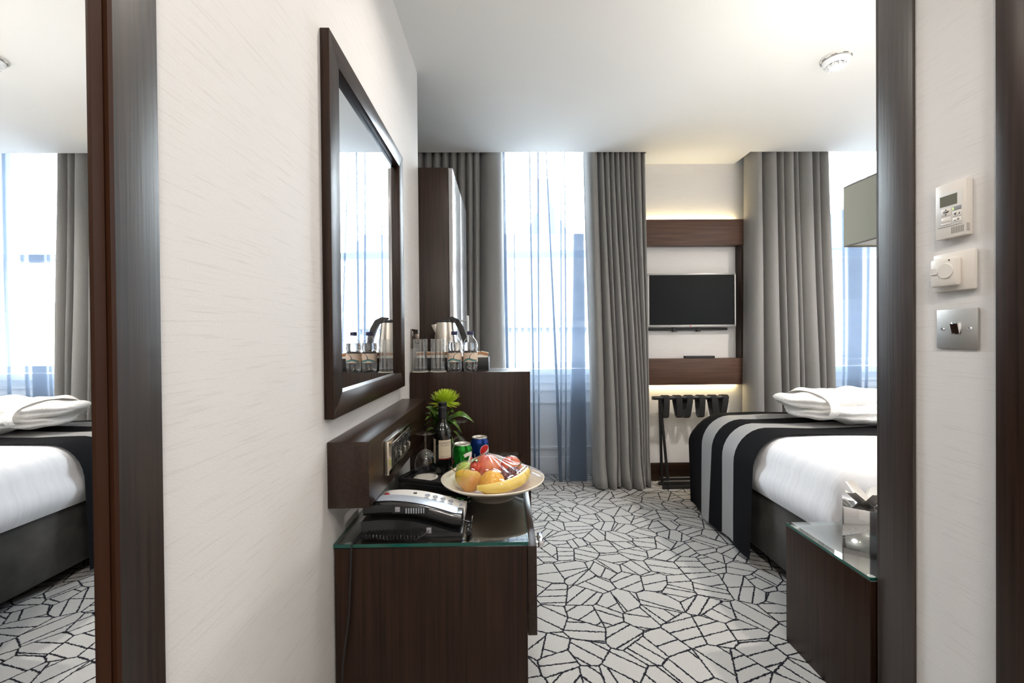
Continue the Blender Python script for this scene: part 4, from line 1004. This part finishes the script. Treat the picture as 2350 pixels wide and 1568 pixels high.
def film(u, v):
    a = 2*PI*u; r = 0.1585*v
    rid = 1 + 0.05*math.sin(a*9)*(1 - v)*v*2
    ax_, ay_ = -0.018*(1 - v), 0.036*(1 - v)
    prof = 0.063 + 0.060*(1 - (math.sqrt(v*v + 0.012) - 0.1095)/0.8965)
    X, Y = bx + ax_ + r*math.cos(a)*rid, by + ay_ + r*math.sin(a)*rid
    z = DZ + prof + 0.003*math.sin(a*17)*v*(1 - v)*2.5
    if v < 0.97:
        for (cx_, cy2, cz_), rr_ in UNDER:                # the film lies over the fruit
            q = 1 - ((X - cx_)**2 + (Y - cy2)**2)/(rr_*rr_)
            if q > 0: z = max(z, cz_ + rr_*math.sqrt(q) + 0.0025)
            else: z = max(z, cz_ + 0.0025 + q*0.05)
    return (X, Y, z)
UNDER = [((-0.110, 1.302, z0 + 0.063), 0.036), ((-0.043, 1.278, z0 + 0.062), 0.0385), ((-0.063, 1.388, z0 + 0.078), 0.043), ((0.014, 1.418, z0 + 0.069), 0.0355), ((-0.132, 1.388, z0 + 0.065), 0.032), ((-0.098, 1.343, z0 + 0.094), 0.018), ((0.018, 1.345, z0 + 0.065), 0.034)]
UNDER += [((bx + p.x, by + p.y, DZ + p.z), r_ + 0.001) for p, r_ in list(zip(fine, fr_))[::2]]
fm = B().grid(film, 120, 44, cu=True, flip=True); bmesh.ops.remove_doubles(fm.bm, verts=fm.bm.verts, dist=1e-5)
single('cling_film', fm, 'film', 'clear shiny cling film stretched over the fruit bowl', 'cling film', loc=(bx, by, DZ + 0.0625), ang=80)

# telephone: handset on the camera side, keypad behind it, front edge towards the aisle
t = thing('telephone', 'black and silver desk telephone lying beside the fruit bowl', 'telephone', (-0.235, 1.165, DZ))
X0, X1 = -0.362, -0.112; YA, YB = 1.072, 1.236
def arch(x): s = (x - X0)/(X1 - X0); return DZ + 0.050 + 0.018*math.sin(PI*min(1, 0.22 + s*0.86)) - 0.020*s*s
def tele_bar(y0, y1, zf0, zf1, n=24, inset=0.0, x0=X0, x1=X1):
    b = B(); xs = [x0 + (x1 - x0)*i/n for i in range(n + 1)]
    poly = [(x, zf0(x)) for x in xs] + [(x, zf1(x)) for x in reversed(xs)]
    b.prism(poly, 'y', y0, y1, 0); return b
part(t, 'base', tele_bar(YA, YB, lambda x: DZ + 0.0006, lambda x: arch(x) - 0.022), 'black_plastic')
part(t, 'keypad_panel', tele_bar(YA + 0.064, YB, lambda x: arch(x) - 0.022, lambda x: arch(x) - 0.004, x0=X0 + 0.012, x1=X1 - 0.002), 'silver_light')
hs = B(); n = 30
def hand(u, v):
    a = 2*PI*u; x = X0 + 0.004 + (X1 - X0 - 0.006)*v; c, s = math.cos(a), math.sin(a)
    hy = 0.029; hz = 0.017*(1 if v not in (0, 1) else 0.98)
    sy = math.copysign(abs(c)**0.5, c)*hy; sz = math.copysign(abs(s)**0.55, s)*hz
    return (x, YA + 0.031 + sy, arch(x) + 0.005 + sz)
hs.grid(lambda u, v: hand(u, v), 28, 30, cu=True)
for v in (0, 1): hs.bm.faces.new([hs.bm.verts.new(hand(i/28, v)) for i in range(28)])
bmesh.ops.remove_doubles(hs.bm, verts=hs.bm.verts, dist=1e-5)
ho = part(t, 'handset', hs, 'black_plastic')
sv = B()
def silver(u, v):
    x = X0 + 0.014 + (X1 - X0 - 0.028)*v; return (x, YA + 0.010 + u*0.042, arch(x) + 0.005 + 0.0172 + 0.0014*math.sin(PI*u))
part(ho, 'silver_inlay', sv.grid(silver, 6, 30), 'silver_paint', 'grey silver top panel')
part(ho, 'grip', B().box(-0.285, -0.195, YA + 0.002, YA + 0.005, arch(-0.24) - 0.003, arch(-0.24) + 0.011, 0.001), 'black_matt')
for i in range(8): part(ho, 'grip_rib', B().box(-0.252 + i*0.0062, -0.249 + i*0.0062, YA + 0.0005, YA + 0.003, arch(-0.24) - 0.003, arch(-0.24) + 0.010, 0.0008), 'silver_paint')
part(ho, 'release_tab', B().box(-0.278, -0.266, YA + 0.0005, YA + 0.003, arch(-0.27) - 0.002, arch(-0.27) + 0.010, 0.0005), 'plastic_grey')
for i in range(4):
    for j in range(3):
        x = -0.222 + i*0.0215; part(t, 'key', B().prism(ell_poly(x, YA + 0.088 + j*0.024, 0.0072, 0.0072, 18), 'z', arch(x) - 0.006, arch(x) - 0.0015), 'plastic_grey' if False else 'silver_paint')
for j in range(3): part(t, 'function_key', B().box(-0.132, -0.124, YA + 0.09 + j*0.03, YA + 0.104 + j*0.03, arch(-0.128) - 0.008, arch(-0.128) - 0.0015, 0.001), 'silver_paint')
for j in range(2): part(t, 'function_key', B().box(-0.262, -0.252, YA + 0.10 + j*0.035, YA + 0.108 + j*0.035, arch(-0.257) - 0.008, arch(-0.257) - 0.002, 0.001), 'print_black')
part(t, 'message_light', B().tube([(-0.330, YA + 0.12, arch(-0.33) - 0.008), (-0.330, YA + 0.12, arch(-0.33) + 0.001)], 0.007, 16), 'red', 'red message light')
part(t, 'cord_socket', B().box(-0.200, -0.188, YA - 0.003, YA, DZ + 0.010, DZ + 0.024, 0.001), 'plastic_grey')
def coil(p0, p1, n, r, sag=0.0, sagy=0.0):
    p0, p1 = Vector(p0), Vector(p1); ax = (p1 - p0).normalized(); a = ax.cross(Vector((0, 0, 1))).normalized(); b = ax.cross(a)
    out = []
    for i in range(n*10 + 1):
        s = i/(n*10); th = 2*PI*n*s
        out.append(p0 + (p1 - p0)*s + Vector((0, sagy*math.sin(PI*s), sag*math.sin(PI*s))) + r*(math.cos(th)*a + math.sin(th)*b))
    return out
cd = B()
cz = DZ + 0.0075
cd.tube(coil((-0.352, YA + 0.012 - 0.022, cz), (-0.215, YA - 0.020, cz), 16, 0.0052), 0.0019, 6)
cd.tube([(-0.215, YA - 0.020, cz), (-0.205, YA - 0.012, DZ + 0.010), (-0.194, YA - 0.003, DZ + 0.017)], 0.0016, 6)
part(t, 'coiled_cord', cd, 'black_plastic'); cd = B()
cd.tube(coil((-0.098, YA + 0.055, cz), (-0.098, YA + 0.0, cz), 9, 0.0052), 0.0019, 6)
cd.tube([(-0.114, YA + 0.034, arch(X1) - 0.004), (-0.100, YA + 0.030, arch(X1) - 0.006), (-0.091, YA + 0.036, arch(X1) - 0.010), (-0.090, YA + 0.050, DZ + 0.03), (-0.095, YA + 0.056, DZ + 0.012), (-0.098, YA + 0.055, cz)], 0.0018, 6)
part(t, 'coiled_cord', cd, 'black_plastic')
ln = [(-0.3645, YA + 0.10, DZ + 0.015), (-0.366, YA + 0.06, DZ + 0.006), (-0.369, YA + 0.0, DZ + 0.004), (-0.372, 1.045, DZ + 0.0042), (-0.373, 1.036, DZ - 0.002), (-0.374, 1.0345, 0.55), (-0.380, 1.033, 0.42), (-0.396, 1.033, 0.30), (-0.402, 1.033, 0.18), (-0.409, 1.033, 0.05), (-0.409, 1.03, 0.004)]
single('telephone_cable', B().tube(ln, 0.0022, 6), 'black_matt', 'thin black telephone cable hanging down the desk side', 'cable', loc=ln[-1])

# ================================================================ ON THE MINIBAR CABINET
def tumbler(x, y, label):
    t = thing('glass_tumbler', label, 'glass', (x, y, HZ), group='water glasses on the cabinet')
    part(t, 'wall', B().lathe([(0.029, 0.006), (0.0325, 0.008), (0.0330, 0.145), (0.0322, 0.146), (0.0314, 0.145), (0.0308, 0.020), (0.028, 0.017), (0, 0.016)], seg=36), 'clear_glass', local=True)
    part(t, 'base', B().lathe([(0, 0.0035), (0.028, 0.0035), (0.0325, 0.008)], seg=36), 'clear_glass', local=True)
    single('paper_coaster', B().lathe([(0, HZ + 0.0004), (0.0375, HZ + 0.0004), (0.0375, HZ + 0.003), (0, HZ + 0.003)], x, y, 36), 'paper_white', 'round paper coaster under the ' + label.split(' ', 1)[1], 'coaster', loc=(x, y, HZ), group='paper coasters on the cabinet')
tumbler(-0.379, 1.922, 'tall empty glass tumbler next to the left wall')
tumbler(-0.300, 1.922, 'tall empty glass tumbler in front of the kettle')
def water_bottle(x, y, label):
    t = thing('water_bottle', label, 'bottle', (x, y, HZ), group='small water bottles on the cabinet')
    prof = [(0.0, 0.006), (0.012, 0.003), (0.020, 0.0006), (0.028, 0.003), (0.0322, 0.012), (0.0328, 0.035), (0.0320, 0.045), (0.0320, 0.082), (0.0318, 0.088), (0.0285, 0.094), (0.0322, 0.102), (0.0330, 0.116), (0.0300, 0.130), (0.0220, 0.144), (0.0140, 0.153), (0.0125, 0.160), (0.0125, 0.166)]
    part(t, 'shell', B().lathe(prof, seg=40), 'pet_bottle', local=True)
    part(t, 'water', B().lathe([(0, 0.008)] + [(max(0.001, r - 0.0012), z) for r, z in prof[3:13]] + [(0, 0.130)], seg=32), 'water', local=True)
    part(t, 'cap', B().lathe([(0.0, 0.163), (0.0142, 0.163), (0.0145, 0.164), (0.0145, 0.177), (0.0135, 0.179), (0, 0.179)], seg=32), 'navy_cap', local=True)
    part(t, 'neck_ring', B().lathe([(0.0128, 0.157), (0.0150, 0.158), (0.0150, 0.160), (0.0128, 0.161)], seg=28), 'pet_bottle', local=True)
    wrap(t, 'label_band', rect_grid(2*PI*0.0324, 0.040, 48), 'water_label', 0.0324, -PI/2, 0.064)
    R_ = 0.0327
    wave = [(-0.034, -0.0125), (-0.024, -0.010), (-0.014, -0.006), (-0.004, -0.004), (0.006, -0.007), (0.018, -0.010), (0.034, -0.0115)]
    wrap(t, 'label_wave', strip_poly([(x, y - 0.004) for x, y in wave], 0.008), 'teal', R_, -PI/2, 0.064)
    wrap(t, 'label_line', strip_poly(wave, 0.0016), 'print_black', R_ + 0.0001, -PI/2, 0.064)
    wrap(t, 'label_swirl', strip_poly([(0.0, -0.005), (-0.001, 0.002), (0.002, 0.009), (0.006, 0.014), (0.011, 0.017), (0.016, 0.017), (0.019, 0.013)], lambda s: 0.003*(1 - s) + 0.0006), 'print_black', R_ + 0.0001, -PI/2, 0.064)
water_bottle(-0.226, 1.918, 'small clear water bottle with navy cap in front of the kettle handle')
water_bottle(-0.156, 1.918, 'small clear water bottle with navy cap nearest the black tray end')

t = thing('hospitality_tray', 'deep black tray holding the kettle and drink sachets', 'tray', (-0.245, 2.04, HZ))
hx0, hx1, hy0, hy1 = -0.412, -0.078, 1.962, 2.108
part(t, 'floor', B().box(hx0, hx1, hy0, hy1, HZ + 0.0005, HZ + 0.005), 'black_matt')
for a in ((hx0, hx1, hy0, hy0 + 0.004), (hx0, hx1, hy1 - 0.004, hy1), (hx0, hx0 + 0.004, hy0 + 0.004, hy1 - 0.004), (hx1 - 0.004, hx1, hy0 + 0.004, hy1 - 0.004)):
    part(t, 'side', B().box(*a, HZ + 0.005, HZ + 0.060, 0.0008), 'black_matt')
kx, ky, kz = -0.285, 2.042, HZ + 0.0055
t = thing('kettle', 'brushed steel electric kettle with a black lid and handle', 'kettle', (kx, ky, kz))
part(t, 'power_base', B().lathe([(0, 0), (0.058, 0), (0.060, 0.004), (0.056, 0.018), (0, 0.018)], seg=40), 'black_plastic', local=True)
part(t, 'body', B().lathe([(0.054, 0.018), (0.0560, 0.024), (0.0555, 0.06), (0.052, 0.11), (0.046, 0.17), (0.0405, 0.212), (0.0395, 0.218)], seg=48), 'steel', local=True)
part(t, 'lid', B().lathe([(0.0400, 0.217), (0.0405, 0.222), (0.034, 0.230), (0.015, 0.234), (0, 0.2345)], seg=40), 'black_plastic', local=True)
sp_ = B(); sp_.prism([(-0.036, 0.212), (-0.062, 0.206), (-0.056, 0.190), (-0.042, 0.165)], 'y', -0.014, 0.014, 0.002)
part(t, 'spout', sp_, 'steel', local=True)
hd = B()
hp = [(0.010, 0.233), (0.035, 0.234), (0.058, 0.222), (0.076, 0.190), (0.090, 0.150), (0.096, 0.110), (0.092, 0.080)]
def ribbon(pts, w, th):
    b = B(); n = len(pts)
    V = []
    for i, (x, z) in enumerate(pts):
        tt = Vector((pts[min(i+1, n-1)][0] - pts[max(i-1, 0)][0], pts[min(i+1, n-1)][1] - pts[max(i-1, 0)][1])).normalized(); nx, nz = tt.y, -tt.x
        q = th(i/(n-1))
        V.append([b.bm.verts.new((x + nx*q*a, y, z + nz*q*a)) for a, y in ((-1, -w), (1, -w), (1, w), (-1, w))])
    for i in range(n-1):
        for k in range(4): b.bm.faces.new((V[i][k], V[i][(k+1) % 4], V[i+1][(k+1) % 4], V[i+1][k]))
    b.bm.faces.new(V[0]); b.bm.faces.new(list(reversed(V[-1]))); return b
part(t, 'handle', ribbon(hp, 0.012, lambda s: 0.009 + 0.004*math.sin(PI*s)), 'black_plastic', local=True)
rr = random.Random(2)
for i in range(8):
    x = -0.398 + i*0.0415; 
    a = B().box(-0.018, 0.018, -0.002, 0.002, 0.0, 0.082, 0.0008); a.box(-0.0182, 0.0182, -0.0024, 0.0024, 0.066, 0.080, 0.0006, mi=1)
    lab = ['cream sachet with brown top at the wall end of the black tray', 'second sachet from the wall in the black tray', 'third sachet from the wall in the black tray', 'fourth sachet from the wall in the black tray', 'fifth sachet from the wall in the black tray', 'sixth sachet from the wall in the black tray', 'seventh sachet from the wall in the black tray', 'brown topped sachet leaning at the window end of the black tray'][i]
    o = single('drink_sachet', a, ['paper_white', 'packet_brown'], lab, 'sachet', group='drink sachets in the black tray')
    o.location = (x + 0.014 - (0.018 if i == 7 else 0), 1.9735 + rr.uniform(-0.0005, 0.0015), HZ + 0.0055); o.rotation_euler = (rr.uniform(-0.02, 0.0), rr.uniform(-0.08, 0.08) if i < 7 else 0.2, rr.uniform(-0.04, 0.04))
for i, (x, y, lab) in enumerate(((-0.135, 2.03, 'white paper sachet lying at the window end of the black tray'), (-0.12, 2.065, 'white paper sachet behind the lying one in the black tray'))):
    o = single('sugar_packet', B().box(-0.03, 0.03, -0.012, 0.012, 0, 0.006, 0.002), 'tissue', lab, 'sachet'); o.location = (x, y, HZ + 0.052); o.rotation_euler = (0.1, -0.25 - 0.1*i, 0.2)
t = thing('wall_socket', 'dark bronze wall socket with a plug behind the glass tumblers', 'socket', (WL, 1.975, 1.04))
part(t, 'plate', B().box(WL + 0.0005, WL + 0.006, 1.915, 2.045, 1.04, 1.126, 0.001), 'bronze_plate')
pg = part(t, 'plug', B().box(WL + 0.006, WL + 0.032, 1.955, 2.005, 1.060, 1.105, 0.005), 'bronze_plate')
part(pg, 'cable', B().tube([(WL + 0.025, 1.98, 1.062), (WL + 0.027, 1.98, 1.03), (WL + 0.020, 1.985, 1.0), (WL + 0.022, 1.99, HZ + 0.066)], 0.003, 8), 'black_matt')
part(t, 'rocker', B().box(WL + 0.006, WL + 0.009, 1.925, 1.937, 1.095, 1.115, 0.001), 'chrome')
